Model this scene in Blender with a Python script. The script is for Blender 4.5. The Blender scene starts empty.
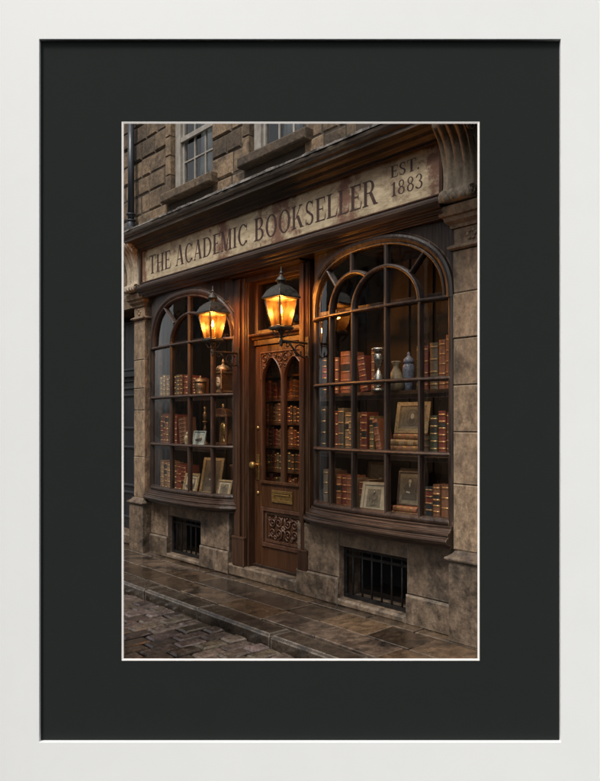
import bpy, bmesh, math, random
from mathutils import Vector, Matrix
R = math.radians
random.seed(1883)
scene = bpy.context.scene

# ------------------------------------------------------------------ camera, sky, sun, exposure
YAW = 0.84855
FWD = Vector((-math.sin(YAW), math.cos(YAW), 0)); RIGHT = Vector((math.cos(YAW), math.sin(YAW), 0))
CAM = Vector((8.0, -4.176, 1.6))
cam_d = bpy.data.cameras.new('camera'); cam = bpy.data.objects.new('camera', cam_d)
scene.collection.objects.link(cam)
cam.location = CAM; cam.rotation_euler = (R(90), 0, YAW)
cam_d.sensor_fit = 'VERTICAL'; cam_d.sensor_height = 24; cam_d.sensor_width = 18.43
cam_d.lens = 704 / 781 * 24; cam_d.shift_y = 30.5 / 781
cam_d.clip_start = .05; cam_d.clip_end = 500
scene.camera = cam

SUN_DIR = Vector((.12, -.64, .98)).normalized()          # towards the sun
world = bpy.data.worlds.new("World"); scene.world = world; world.use_nodes = True
nt = world.node_tree; nt.nodes.clear()
sky = nt.nodes.new('ShaderNodeTexSky'); sky.sky_type = 'NISHITA'; sky.sun_disc = False
sky.sun_elevation = math.asin(SUN_DIR.z); sky.sun_rotation = math.atan2(SUN_DIR.x, SUN_DIR.y)
sky.air_density = 1.0; sky.dust_density = 3.0
hs = nt.nodes.new('ShaderNodeHueSaturation'); hs.inputs['Saturation'].default_value = .12
bg = nt.nodes.new('ShaderNodeBackground'); bg.inputs['Strength'].default_value = .10
wo = nt.nodes.new('ShaderNodeOutputWorld')
nt.links.new(sky.outputs[0], hs.inputs['Color']); nt.links.new(hs.outputs[0], bg.inputs['Color']); nt.links.new(bg.outputs[0], wo.inputs['Surface'])
sun_d = bpy.data.lights.new('sun', 'SUN'); sun = bpy.data.objects.new('sun', sun_d); scene.collection.objects.link(sun)
sun_d.energy = 1.7; sun_d.angle = R(14); sun_d.color = (1, .95, .88)
sun.rotation_euler = SUN_DIR.to_track_quat('Z', 'Y').to_euler(); sun.location = (3, -6, 9)

scene.view_settings.view_transform = 'Standard'; scene.view_settings.look = 'None'
scene.view_settings.exposure = 0.70; scene.view_settings.gamma = 1; scene.view_settings.use_curve_mapping = False
scene.cycles.use_denoising = True
scene.cycles.max_bounces = 8; scene.cycles.transparent_max_bounces = 16
scene.cycles.sample_clamp_indirect = 4

# ------------------------------------------------------------------ materials
def mat(name, a, b, scale=(3, 3, 3), rough=(.5, .75), bump=.25, bump_scale=60, tint=0.0, dirt=None, dirt_scale=1.2, dirt_lo=.52,
        metal=0, wear=None, wear_glint_r=.012, spec=.5, hue=0.0, nscale=3.0, speck=0):
    m = bpy.data.materials.new(name); m.use_nodes = True
    t = m.node_tree; N = t.nodes; L = t.links
    p = N['Principled BSDF']
    p.inputs['Metallic'].default_value = metal
    p.inputs['Specular IOR Level'].default_value = spec
    tc = N.new('ShaderNodeTexCoord'); mp = N.new('ShaderNodeMapping'); mp.inputs['Scale'].default_value = scale
    L.new(tc.outputs['Object'], mp.inputs['Vector'])
    n1 = N.new('ShaderNodeTexNoise'); n1.inputs['Scale'].default_value = nscale; n1.inputs['Detail'].default_value = 9; n1.inputs['Roughness'].default_value = .68
    n1.inputs['Distortion'].default_value = .15 if speck else .6
    L.new(mp.outputs[0], n1.inputs['Vector'])
    r1 = N.new('ShaderNodeMapRange'); r1.inputs[1].default_value = .32; r1.inputs[2].default_value = .68
    L.new(n1.outputs['Fac'], r1.inputs[0])
    mx = N.new('ShaderNodeMix'); mx.data_type = 'RGBA'; mx.inputs[6].default_value = (*a, 1); mx.inputs[7].default_value = (*b, 1)
    L.new(r1.outputs[0], mx.inputs[0]); col = mx.outputs[2]
    if tint or hue:
        at = N.new('ShaderNodeAttribute'); at.attribute_name = 'tint'
        h = N.new('ShaderNodeHueSaturation')
        ma = N.new('ShaderNodeMath'); ma.operation = 'MULTIPLY_ADD'; ma.inputs[1].default_value = 2 * tint; ma.inputs[2].default_value = 1 - tint
        L.new(at.outputs['Fac'], ma.inputs[0]); L.new(ma.outputs[0], h.inputs['Value'])
        if hue:
            m2 = N.new('ShaderNodeMath'); m2.operation = 'MULTIPLY'; m2.inputs[1].default_value = 7.31
            m3 = N.new('ShaderNodeMath'); m3.operation = 'FRACT'
            m4 = N.new('ShaderNodeMath'); m4.operation = 'MULTIPLY_ADD'; m4.inputs[1].default_value = 2 * hue; m4.inputs[2].default_value = .5 - hue
            m5 = N.new('ShaderNodeMath'); m5.operation = 'MULTIPLY_ADD'; m5.inputs[1].default_value = .3; m5.inputs[2].default_value = .8
            L.new(at.outputs['Fac'], m2.inputs[0]); L.new(m2.outputs[0], m3.inputs[0]); L.new(m3.outputs[0], m4.inputs[0]); L.new(m4.outputs[0], h.inputs['Hue'])
            L.new(m3.outputs[0], m5.inputs[0]); L.new(m5.outputs[0], h.inputs['Saturation'])
        L.new(col, h.inputs['Color']); col = h.outputs[0]
    if speck:
        n5 = N.new('ShaderNodeTexNoise'); n5.inputs['Scale'].default_value = 38; n5.inputs['Detail'].default_value = 6; n5.inputs['Roughness'].default_value = .8
        L.new(tc.outputs['Object'], n5.inputs['Vector'])
        r5 = N.new('ShaderNodeMapRange'); r5.inputs[1].default_value = .3; r5.inputs[2].default_value = .7; r5.inputs[3].default_value = 1 - speck; r5.inputs[4].default_value = 1 + speck
        L.new(n5.outputs['Fac'], r5.inputs[0])
        h5 = N.new('ShaderNodeHueSaturation'); L.new(r5.outputs[0], h5.inputs['Value']); L.new(col, h5.inputs['Color']); col = h5.outputs[0]
    if dirt:
        n2 = N.new('ShaderNodeTexNoise'); n2.inputs['Scale'].default_value = dirt_scale; n2.inputs['Detail'].default_value = 8; n2.inputs['Roughness'].default_value = .7
        L.new(tc.outputs['Object'], n2.inputs['Vector'])
        r2 = N.new('ShaderNodeMapRange'); r2.inputs[1].default_value = dirt_lo; r2.inputs[2].default_value = dirt_lo + .16
        L.new(n2.outputs['Fac'], r2.inputs[0])
        x2 = N.new('ShaderNodeMix'); x2.data_type = 'RGBA'; x2.inputs[7].default_value = (*dirt, 1)
        L.new(r2.outputs[0], x2.inputs[0]); L.new(col, x2.inputs[6]); col = x2.outputs[2]
    if wear:  # lighter edges: wear, and edge highlights painted into the base colour
        bv = N.new('ShaderNodeBevel'); bv.samples = 4; bv.inputs['Radius'].default_value = wear_glint_r
        ge = N.new('ShaderNodeNewGeometry'); vm = N.new('ShaderNodeVectorMath'); vm.operation = 'DOT_PRODUCT'
        L.new(bv.outputs[0], vm.inputs[0]); L.new(ge.outputs['Normal'], vm.inputs[1])
        r3 = N.new('ShaderNodeMapRange'); r3.inputs[1].default_value = .992; r3.inputs[2].default_value = .91
        L.new(vm.outputs['Value'], r3.inputs[0])
        mm = N.new('ShaderNodeMath'); mm.operation = 'MULTIPLY'; L.new(r3.outputs[0], mm.inputs[0]); L.new(r1.outputs[0], mm.inputs[1])
        x3 = N.new('ShaderNodeMix'); x3.data_type = 'RGBA'; x3.inputs[7].default_value = (*wear, 1)
        L.new(mm.outputs[0], x3.inputs[0]); L.new(col, x3.inputs[6]); col = x3.outputs[2]
    L.new(col, p.inputs['Base Color'])
    rr = N.new('ShaderNodeMapRange'); rr.inputs[1].default_value = .3; rr.inputs[2].default_value = .7
    rr.inputs[3].default_value = rough[0]; rr.inputs[4].default_value = rough[1]
    L.new(n1.outputs['Fac'], rr.inputs[0]); L.new(rr.outputs[0], p.inputs['Roughness'])
    if bump:
        n3 = N.new('ShaderNodeTexNoise'); n3.inputs['Scale'].default_value = bump_scale; n3.inputs['Detail'].default_value = 5
        m6 = N.new('ShaderNodeMapping'); m6.inputs['Scale'].default_value = [s / max(scale) for s in scale]
        L.new(tc.outputs['Object'], m6.inputs[0]); L.new(m6.outputs[0], n3.inputs['Vector'])
        ad = N.new('ShaderNodeMath'); ad.operation = 'ADD'; L.new(n3.outputs['Fac'], ad.inputs[0]); L.new(n1.outputs['Fac'], ad.inputs[1])
        bu = N.new('ShaderNodeBump'); bu.inputs['Strength'].default_value = bump; bu.inputs['Distance'].default_value = .012
        L.new(ad.outputs[0], bu.inputs['Height']); L.new(bu.outputs[0], p.inputs['Normal'])
    return m

def plain(name, c, rough=.5, metal=0, emit=None, strength=0):
    m = bpy.data.materials.new(name); m.use_nodes = True
    p = m.node_tree.nodes['Principled BSDF']
    p.inputs['Base Color'].default_value = (*c, 1); p.inputs['Roughness'].default_value = rough; p.inputs['Metallic'].default_value = metal
    if emit:
        p.inputs['Emission Color'].default_value = (*emit, 1); p.inputs['Emission Strength'].default_value = strength
    return m

def glass_mat(name, tint=(.9, .9, .88), rough=.02, gain=1.0, wavy=.02):
    m = bpy.data.materials.new(name); m.use_nodes = True
    t = m.node_tree; N = t.nodes; L = t.links; N.clear()
    o = N.new('ShaderNodeOutputMaterial'); mx = N.new('ShaderNodeMixShader')
    tr = N.new('ShaderNodeBsdfTransparent'); tr.inputs[0].default_value = (*tint, 1)
    gl = N.new('ShaderNodeBsdfGlossy'); gl.inputs['Roughness'].default_value = rough
    fr = N.new('ShaderNodeLayerWeight'); fr.inputs['Blend'].default_value = .5
    pw = N.new('ShaderNodeMath'); pw.operation = 'POWER'; pw.inputs[1].default_value = 5; L.new(fr.outputs['Facing'], pw.inputs[0])
    sc = N.new('ShaderNodeMath'); sc.operation = 'MULTIPLY_ADD'; sc.inputs[1].default_value = .96; sc.inputs[2].default_value = .04; L.new(pw.outputs[0], sc.inputs[0])
    mu = N.new('ShaderNodeMath'); mu.operation = 'MULTIPLY'; mu.inputs[1].default_value = gain; mu.use_clamp = True
    L.new(sc.outputs[0], mu.inputs[0]); L.new(mu.outputs[0], mx.inputs[0]); L.new(tr.outputs[0], mx.inputs[1]); L.new(gl.outputs[0], mx.inputs[2])
    tc = N.new('ShaderNodeTexCoord'); n = N.new('ShaderNodeTexNoise'); n.inputs['Scale'].default_value = 5
    bu = N.new('ShaderNodeBump'); bu.inputs['Strength'].default_value = wavy; bu.inputs['Distance'].default_value = .1
    L.new(tc.outputs['Object'], n.inputs['Vector']); L.new(n.outputs['Fac'], bu.inputs['Height']); L.new(bu.outputs[0], gl.inputs['Normal']); L.new(bu.outputs[0], fr.inputs['Normal'])
    L.new(mx.outputs[0], o.inputs['Surface'])
    return m

def amber_mat(name):
    m = bpy.data.materials.new(name); m.use_nodes = True
    t = m.node_tree; N = t.nodes; L = t.links; N.clear()
    o = N.new('ShaderNodeOutputMaterial')
    tr = N.new('ShaderNodeBsdfTransparent'); tr.inputs[0].default_value = (1, .66, .28, 1)
    tl = N.new('ShaderNodeBsdfTranslucent')
    tc = N.new('ShaderNodeTexCoord'); n = N.new('ShaderNodeTexNoise'); n.inputs['Scale'].default_value = 22; n.inputs['Detail'].default_value = 6
    mp = N.new('ShaderNodeMapping'); mp.inputs['Scale'].default_value = (1, 1, .45)
    L.new(tc.outputs['Object'], mp.inputs[0]); L.new(mp.outputs[0], n.inputs['Vector'])
    cr = N.new('ShaderNodeMix'); cr.data_type = 'RGBA'; cr.inputs[6].default_value = (.0060, .0022, .0005, 1); cr.inputs[7].default_value = (.025, .0112, .0030, 1)
    rg = N.new('ShaderNodeMapRange'); rg.inputs[1].default_value = .35; rg.inputs[2].default_value = .65
    L.new(n.outputs['Fac'], rg.inputs[0]); L.new(rg.outputs[0], cr.inputs[0]); L.new(cr.outputs[2], tl.inputs['Color'])
    mx = N.new('ShaderNodeMixShader'); rf = N.new('ShaderNodeMapRange'); rf.inputs[1].default_value = .35; rf.inputs[2].default_value = .68; rf.inputs[3].default_value = .85; rf.inputs[4].default_value = .42; L.new(n.outputs['Fac'], rf.inputs[0]); L.new(rf.outputs[0], mx.inputs[0])
    L.new(tr.outputs[0], mx.inputs[1]); L.new(tl.outputs[0], mx.inputs[2])
    gl = N.new('ShaderNodeBsdfGlossy'); gl.inputs['Roughness'].default_value = .4
    m2 = N.new('ShaderNodeMixShader'); m2.inputs[0].default_value = .02
    L.new(mx.outputs[0], m2.inputs[1]); L.new(gl.outputs[0], m2.inputs[2]); L.new(m2.outputs[0], o.inputs['Surface'])
    return m

WOOD_WEAR_GLINT = (.21, .14, .095)  # pale edge colour paints highlights onto the wood, besides wear
m_wood = mat('dark_stained_wood', (.010, .0052, .0033), (.034, .0165, .0100), scale=(9, 9, .9), rough=(.3, .55), bump=.3, bump_scale=50, tint=.25, wear=WOOD_WEAR_GLINT, wear_glint_r=.009)
m_woodh = mat('dark_stained_rail', (.010, .0052, .0035), (.036, .0180, .0112), scale=(.9, 9, 9), rough=(.26, .46), bump=.12, bump_scale=50, tint=.2, wear=WOOD_WEAR_GLINT, wear_glint_r=.012)
m_post = mat('red_brown_wood', (.020, .0085, .0042), (.062, .027, .0125), scale=(10, 10, .8), rough=(.28, .5), bump=.3, bump_scale=50, tint=.25, wear=(.15, .08, .042), wear_glint_r=.01)
m_door = mat('varnished_oak', (.028, .0108, .0045), (.085, .034, .0135), scale=(9, 9, .7), rough=(.25, .45), bump=.25, bump_scale=50, tint=.15, wear=(.17, .08, .038), wear_glint_r=.008)
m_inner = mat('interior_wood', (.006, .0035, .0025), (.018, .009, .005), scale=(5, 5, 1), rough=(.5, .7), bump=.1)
m_shelf = mat('shelf_wood', (.05, .025, .012), (.12, .06, .03), scale=(1, 8, 8), rough=(.4, .6), bump=.1)
m_stone = mat('pilaster_sandstone', (.10, .067, .041), (.33, .230, .145), scale=(5, 5, 2.4), rough=(.55, .9), bump=.9, bump_scale=24, tint=.22, dirt=(.050, .034, .022), dirt_scale=2.6, dirt_lo=.54, wear=(.30, .25, .18), wear_glint_r=.014, speck=0.38)
m_base = mat('weathered_base_stone', (.045, .0315, .0215), (.215, .150, .098), scale=(4, 4, 3.0), rough=(.4, .85), bump=.95, bump_scale=22, tint=.22, dirt=(.026, .019, .014), dirt_scale=2.8, dirt_lo=.52, wear=(.26, .22, .17), wear_glint_r=.016, speck=0.38)
m_ashlar = mat('ashlar_sandstone', (.066, .042, .023), (.21, .145, .086), scale=(5, 5, 4), rough=(.7, .95), bump=1.0, bump_scale=22, tint=.55, dirt=(.024, .017, .012), dirt_scale=3, dirt_lo=.50, wear=(.19, .14, .095), wear_glint_r=.012, speck=0.38)
m_mortar = mat('dark_mortar', (.035, .027, .02), (.06, .045, .033), rough=(.9, .95), bump=.3)
m_cornice = mat('weathered_cornice', (.020, .0145, .0105), (.085, .061, .043), scale=(.8, 6, 6), rough=(.35, .7), bump=.5, bump_scale=30, tint=.2, dirt=(.13, .10, .058), dirt_scale=2.2, dirt_lo=.54, wear=(.30, .26, .22), wear_glint_r=.014, speck=0.3)
m_console = mat('carved_grey_stone', (.19, .145, .10), (.46, .37, .265), scale=(4, 4, 1.4), rough=(.5, .8), bump=.4, tint=.1, dirt=(.06, .046, .034), dirt_scale=5, dirt_lo=.58, wear=(.36, .3, .23), wear_glint_r=.014, speck=0.38)
m_white = mat('white_sash_paint', (.20, .18, .155), (.36, .33, .29), rough=(.4, .6), bump=.15, dirt=(.25, .21, .16), dirt_scale=5, dirt_lo=.6)
m_iron = mat('black_iron', (.010, .010, .011), (.035, .033, .032), scale=(6, 6, 6), rough=(.3, .55), bump=.35, metal=.6, wear=(.12, .11, .1), wear_glint_r=.006)
m_lamp = mat('weathered_lantern_metal', (.025, .023, .02), (.10, .09, .075), scale=(8, 8, 8), rough=(.3, .6), bump=.4, metal=.5, wear=(.22, .2, .16), wear_glint_r=.006)
m_bluepaint = mat('navy_door_paint', (.004, .005, .007), (.012, .014, .018), scale=(8, 8, .8), rough=(.3, .5), bump=.2, wear=(.04, .043, .05))
m_pipe = mat('blue_black_pipe', (.012, .015, .021), (.040, .046, .058), scale=(6, 6, .8), rough=(.28, .45), bump=.2)
m_brass = mat('aged_brass', (.34, .20, .06), (.70, .46, .17), scale=(12, 12, 12), rough=(.25, .45), bump=.2, metal=.9)
m_silver = mat('tarnished_silver', (.35, .34, .31), (.75, .73, .68), scale=(14, 14, 14), rough=(.15, .35), bump=.15, metal=.9)
m_bronze = mat('old_bronze', (.14, .085, .045), (.38, .26, .15), scale=(14, 14, 14), rough=(.25, .5), bump=.2, metal=.7)
m_gilt = mat('gilt', (.20, .115, .04), (.48, .30, .12), scale=(30, 30, 30), rough=(.3, .5), bump=.1, metal=.6)
m_page = mat('old_paper', (.26, .20, .13), (.42, .34, .23), scale=(3, 3, 60), rough=(.8, .9), bump=.1)
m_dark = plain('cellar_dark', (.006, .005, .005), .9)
m_ceram = mat('glazed_stoneware', (.22, .16, .085), (.48, .39, .24), scale=(9, 9, 9), rough=(.25, .5), bump=.15, dirt=(.12, .075, .035), dirt_scale=14, dirt_lo=.58)
m_blue = mat('blue_white_glaze', (.04, .05, .09), (.30, .33, .40), scale=(26, 26, 26), rough=(.12, .25), bump=.05)
m_flag = mat('wet_flagstone', (.026, .0175, .0115), (.135, .090, .058), scale=(4.2, 2.6, 3), rough=(.02, .26), bump=.15, bump_scale=14, tint=.6, hue=.002, dirt=(.013, .0115, .0105), dirt_scale=2.3, dirt_lo=.50, wear=(.26, .21, .16), wear_glint_r=.006)
m_kerb = mat('wet_kerbstone', (.022, .0165, .012), (.075, .057, .042), scale=(3, 2, 3), rough=(.08, .4), bump=.4, bump_scale=18, tint=.3, dirt=(.015, .013, .012), dirt_scale=3, dirt_lo=.52, wear=(.42, .36, .29), wear_glint_r=.016, speck=0.38)
m_cobble = mat('wet_cobble', (.034, .025, .020), (.16, .122, .096), scale=(6, 6, 6), rough=(.06, .30), bump=.12, bump_scale=25, tint=.55, hue=.03, dirt=(.016, .014, .013), dirt_scale=5, dirt_lo=.56, speck=0.3)
m_joint = mat('wet_grit', (.008, .007, .006), (.022, .018, .014), rough=(.3, .7), bump=.4)
m_frame = mat('white_frame_lacquer', (.850, .862, .858), (.868, .880, .876), scale=(1, 1, 1), rough=(.55, .62), bump=.015, bump_scale=120)
m_mat = mat('charcoal_matboard', (.0185, .0212, .0204), (.0200, .0228, .0220), scale=(2, 2, 2), rough=(.9, .95), bump=.06, bump_scale=300, spec=.1)
m_bevel = mat('cream_mat_core', (.88, .84, .80), (.92, .88, .84), rough=(.8, .9), bump=.02)
m_glass = glass_mat('old_window_glass', gain=1.8, wavy=.03)
m_glassd = glass_mat('door_glass', tint=(.78, .70, .60), gain=.9, wavy=.012)
m_amber = amber_mat('amber_lamp_glass')
m_flame = plain('gas_flame', (1, .8, .4), .5, emit=(1, .62, .22), strength=28)
# m_bulb = plain('dim_lamp_glow', (.08, .024, .005), .5, emit=(1, .30, .05), strength=.22)

# faded cream sign with rust stains that belong to the board
def sign_mat():
    m = mat('faded_cream_sign', (.28, .215, .13), (.60, .485, .325), scale=(2, 5, 5), rough=(.5, .75), bump=.3, bump_scale=40, dirt=(.15, .085, .05), dirt_scale=3.6, dirt_lo=.55)
    N = m.node_tree.nodes; L = m.node_tree.links; p = N['Principled BSDF']
    src = p.inputs['Base Color'].links[0].from_socket
    tc = N.new('ShaderNodeTexCoord'); sp = N.new('ShaderNodeSeparateXYZ'); L.new(tc.outputs['Object'], sp.inputs[0])
    no = N.new('ShaderNodeTexNoise'); no.inputs['Scale'].default_value = 7; no.inputs['Detail'].default_value = 8; no.inputs['Roughness'].default_value = .75
    L.new(tc.outputs['Object'], no.inputs['Vector'])
    acc = None
    for cx, w in ((-2.16, .16), (-.55, .30), (.35, .55), (1.25, .30), (2.15, .18)):     # metres along the board from its middle
        s = N.new('ShaderNodeMath'); s.operation = 'SUBTRACT'; s.inputs[1].default_value = cx; L.new(sp.outputs['X'], s.inputs[0])
        a = N.new('ShaderNodeMath'); a.operation = 'ABSOLUTE'; L.new(s.outputs[0], a.inputs[0])
        r = N.new('ShaderNodeMapRange'); r.inputs[1].default_value = w; r.inputs[2].default_value = 0; r.inputs[4].default_value = .26 if abs(cx) > 2 else .25
        L.new(a.outputs[0], r.inputs[0])
        if acc is None: acc = r.outputs[0]
        else:
            q = N.new('ShaderNodeMath'); q.operation = 'MAXIMUM'; L.new(acc, q.inputs[0]); L.new(r.outputs[0], q.inputs[1]); acc = q.outputs[0]
    ad = N.new('ShaderNodeMath'); ad.operation = 'ADD'; L.new(no.outputs['Fac'], ad.inputs[0]); L.new(acc, ad.inputs[1])
    rg = N.new('ShaderNodeMapRange'); rg.inputs[1].default_value = .62; rg.inputs[2].default_value = .74; rg.inputs[4].default_value = .92; L.new(ad.outputs[0], rg.inputs[0])
    mx = N.new('ShaderNodeMix'); mx.data_type = 'RGBA'; mx.inputs[7].default_value = (.15, .065, .040, 1)
    L.new(rg.outputs[0], mx.inputs[0]); L.new(src, mx.inputs[6]); L.new(mx.outputs[2], p.inputs['Base Color'])
    return m
m_sign = sign_mat()
m_letter = mat('worn_maroon_letter_paint', (.030, .014, .011), (.070, .034, .026), scale=(6, 6, 6), rough=(.5, .7), bump=.1, dirt=(.21, .15, .10), dirt_scale=9, dirt_lo=.59)

def leather(name, c, k=1.7):
    return mat(name, c, tuple(min(.8, v * k) for v in c), scale=(12, 12, 8), rough=(.32, .55), bump=.25, bump_scale=120, wear=tuple(min(.6, v * 2.6 + .03) for v in c), wear_glint_r=.004)
LEATHER = {
    'oxblood': leather('oxblood_leather', (0.136, 0.035, 0.022)), 'russet': leather('russet_leather', (0.192, 0.074, 0.036)),
    'chestnut': leather('chestnut_leather', (0.145, 0.067, 0.036)), 'tan': leather('tan_leather', (0.208, 0.130, 0.070)),
    'olive': leather('olive_cloth', (0.138, 0.098, 0.044)), 'green': leather('bottle_green_leather', (0.049, 0.052, 0.034)),
    'navy': leather('navy_leather', (0.026, 0.030, 0.034)), 'black': leather('black_leather', (0.028, 0.023, 0.019)),
    'grey': leather('grey_brown_cloth', (0.111, 0.086, 0.058)), 'plum': leather('plum_cloth', (0.080, 0.030, 0.028)),
    'cream': leather('vellum', (0.221, 0.167, 0.102), 1.3), 'umber': leather('umber_leather', (0.076, 0.040, 0.022)),
}

# ------------------------------------------------------------------ mesh helpers
class MB:
    def __init__(self): self.v = []; self.f = []; self.t = []; self.m = []; self.s = []
    def add(self, vs, fs, mi=0, tint=None, smooth=False):
        b = len(self.v); tint = random.random() if tint is None else tint
        self.v += [tuple(p) for p in vs]; self.t += [tint] * len(vs)
        for f in fs: self.f.append([b + i for i in f]); self.m.append(mi); self.s.append(smooth)
        return self
    def box(self, x0, x1, y0, y1, z0, z1, mi=0, tint=None):
        vs = [(x, y, z) for z in (z0, z1) for y in (y0, y1) for x in (x0, x1)]
        return self.add(vs, [(0, 2, 3, 1), (4, 5, 7, 6), (0, 1, 5, 4), (2, 6, 7, 3), (0, 4, 6, 2), (1, 3, 7, 5)], mi, tint)
    def stone(self, x0, x1, y0, y1, z0, z1, c=.012, mi=0, tint=None):
        "box whose front (low y) edges are chamfered by c"
        j = lambda: random.uniform(-.002, .002)
        vs = [(x0, y1, z0), (x1, y1, z0), (x1, y1, z1), (x0, y1, z1),
              (x0, y0 + c, z0), (x1, y0 + c, z0), (x1, y0 + c, z1), (x0, y0 + c, z1),
              (x0 + c, y0 + j(), z0 + c), (x1 - c, y0 + j(), z0 + c), (x1 - c, y0 + j(), z1 - c), (x0 + c, y0 + j(), z1 - c)]
        return self.add(vs, [(0, 3, 2, 1), (0, 1, 5, 4), (1, 2, 6, 5), (2, 3, 7, 6), (3, 0, 4, 7), (4, 5, 9, 8), (5, 6, 10, 9), (6, 7, 11, 10), (7, 4, 8, 11), (8, 9, 10, 11)], mi, tint)
    def slab(self, x0, x1, y0, y1, z0, z1, c=.008, tilt=0, mi=0, tint=None):
        "box whose top edges are chamfered"
        t = lambda: random.uniform(-tilt, tilt)
        a, b2, c2, d = t(), t(), t(), t()
        vs = [(x0, y0, z0), (x1, y0, z0), (x1, y1, z0), (x0, y1, z0),
              (x0, y0, z1 - c + a), (x1, y0, z1 - c + b2), (x1, y1, z1 - c + c2), (x0, y1, z1 - c + d),
              (x0 + c, y0 + c, z1 + a), (x1 - c, y0 + c, z1 + b2), (x1 - c, y1 - c, z1 + c2), (x0 + c, y1 - c, z1 + d)]
        return self.add(vs, [(0, 3, 2, 1), (0, 1, 5, 4), (1, 2, 6, 5), (2, 3, 7, 6), (3, 0, 4, 7), (4, 5, 9, 8), (5, 6, 10, 9), (6, 7, 11, 10), (7, 4, 8, 11), (8, 9, 10, 11)], mi, tint)
    def loft(self, rings, closed=True, caps=True, mi=0, tint=None, smooth=True):
        n = len(rings[0]); vs = [p for r in rings for p in r]; fs = []
        for i in range(len(rings) - 1):
            for j in range(n if closed else n - 1):
                k = (j + 1) % n
                fs.append((i * n + j, i * n + k, (i + 1) * n + k, (i + 1) * n + j))
        if caps and closed:
            fs.append(tuple(range(n))[::-1]); fs.append(tuple((len(rings) - 1) * n + j for j in range(n)))
        return self.add(vs, fs, mi, tint, smooth)
    def lathe(self, prof, c=(0, 0, 0), n=20, mi=0, tint=None, smooth=True, sx=1, sy=1, rot=0):
        return self.loft([[(c[0] + r * sx * math.cos(rot + 2 * math.pi * j / n), c[1] + r * sy * math.sin(rot + 2 * math.pi * j / n), c[2] + z) for j in range(n)] for r, z in prof], mi=mi, tint=tint, smooth=smooth)
    def tube(self, pts, r, n=8, mi=0, tint=None, closed=False):
        pts = [Vector(p) for p in pts]; rings = []; up = Vector((.13, .31, .94)).normalized()
        rs = r if isinstance(r, (list, tuple)) else [r] * len(pts)
        for i, p in enumerate(pts):
            d = (pts[min(i + 1, len(pts) - 1)] - pts[max(i - 1, 0)]).normalized()
            a = d.cross(up).normalized(); b = d.cross(a).normalized()
            rings.append([p + a * rs[i] * math.cos(2 * math.pi * j / n) + b * rs[i] * math.sin(2 * math.pi * j / n) for j in range(n)])
        return self.loft(rings, mi=mi, tint=tint)
    def rail(self, pts, w, d, nose=.35, mi=0, tint=None):
        "glazing bar: runs along pts (x, y, z); w across the window face, d into the room (+y); rounded nose to the street"
        pts = [Vector(p) for p in pts]; rings = []
        cs = [(-.5, 1), (-.5, nose), (-.3, .08), (-.1, 0), (.1, 0), (.3, .08), (.5, nose), (.5, 1)]
        for i, p in enumerate(pts):
            e = pts[min(i + 1, len(pts) - 1)] - pts[max(i - 1, 0)]
            dirx = Vector((e.x, 0, e.z)); hy = Vector((e.x, e.y, 0))
            yv = Vector((0, 1, 0)) if hy.length < 1e-6 else Vector((-e.y, e.x, 0)).normalized() if abs(e.x) > 1e-6 else Vector((0, 1, 0))
            if yv.y < 0: yv = -yv
            nrm = e.normalized().cross(yv).normalized()
            rings.append([p + nrm * (a * w) + yv * (b * d) for a, b in cs])
        return self.loft(rings, mi=mi, tint=tint, smooth=False)
    def sweep(self, prof, path, z0=0, mi=0, tint=None, caps=True):
        "moulding: prof = (out, z), swept along path of (x, y); out is towards the street side (right of the path is +y)"
        rings = []
        P = [Vector((a, b)) for a, b in path]
        for i, p in enumerate(P):
            d1 = (P[i] - P[i - 1]).normalized() if i else (P[1] - P[0]).normalized()
            d2 = (P[i + 1] - P[i]).normalized() if i < len(P) - 1 else d1
            n1 = Vector((d1.y, -d1.x)); n2 = Vector((d2.y, -d2.x)); n = (n1 + n2); n = n / max(n.length, 1e-6); k = 1 / max(.5, n.dot(n1))
            rings.append([(p.x + n.x * o * k, p.y + n.y * o * k, z0 + z) for o, z in prof])
        return self.loft(rings, caps=caps, mi=mi, tint=tint, smooth=False)
    def build(self, name, mats, parent=None, origin=None, bevel=0, label=None, category=None, group=None, kind=None, seg=2, weld=False):
        off = Vector(parent['o']) if parent is not None else Vector(origin or (0, 0, 0))
        me = bpy.data.meshes.new(name); me.from_pydata([tuple(Vector(p) - off) for p in self.v], [], self.f)
        me.polygons.foreach_set('material_index', self.m); me.polygons.foreach_set('use_smooth', self.s)
        at = me.attributes.new('tint', 'FLOAT', 'POINT'); at.data.foreach_set('value', self.t)
        for mm in (mats if isinstance(mats, (list, tuple)) else [mats]): me.materials.append(mm)
        bm = bmesh.new(); bm.from_mesh(me); (bmesh.ops.remove_doubles(bm, verts=bm.verts, dist=1e-5), bmesh.ops.delete(bm, geom=[f for f in bm.faces if len({v.co.y for v in f.verts}) and abs(f.normal.x) > .1 and abs(f.normal.z) > .1 and abs(f.normal.y) < .5], context='FACES_ONLY')) if weld else None; bmesh.ops.recalc_face_normals(bm, faces=bm.faces); bm.to_mesh(me); bm.free()
        o = bpy.data.objects.new(name, me); scene.collection.objects.link(o)
        if parent is not None: o.parent = parent; o['o'] = tuple(parent['o'])
        else: o.location = off; o['o'] = tuple(off)
        if bevel:
            b = o.modifiers.new('bevel', 'BEVEL'); b.width = bevel; b.segments = seg; b.limit_method = 'ANGLE'; b.angle_limit = R(35)
        return tag(o, label, category, group, kind)

def tag(o, label=None, category=None, group=None, kind=None):
    for k, v in (('label', label), ('category', category), ('group', group), ('kind', kind)):
        if v: o[k] = v
    return o

def thing(name, loc, label, category, group=None):
    e = bpy.data.objects.new(name, None); e.empty_display_size = .1; e.location = loc; e['o'] = tuple(loc)
    scene.collection.objects.link(e)
    return tag(e, label, category, group)

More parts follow.
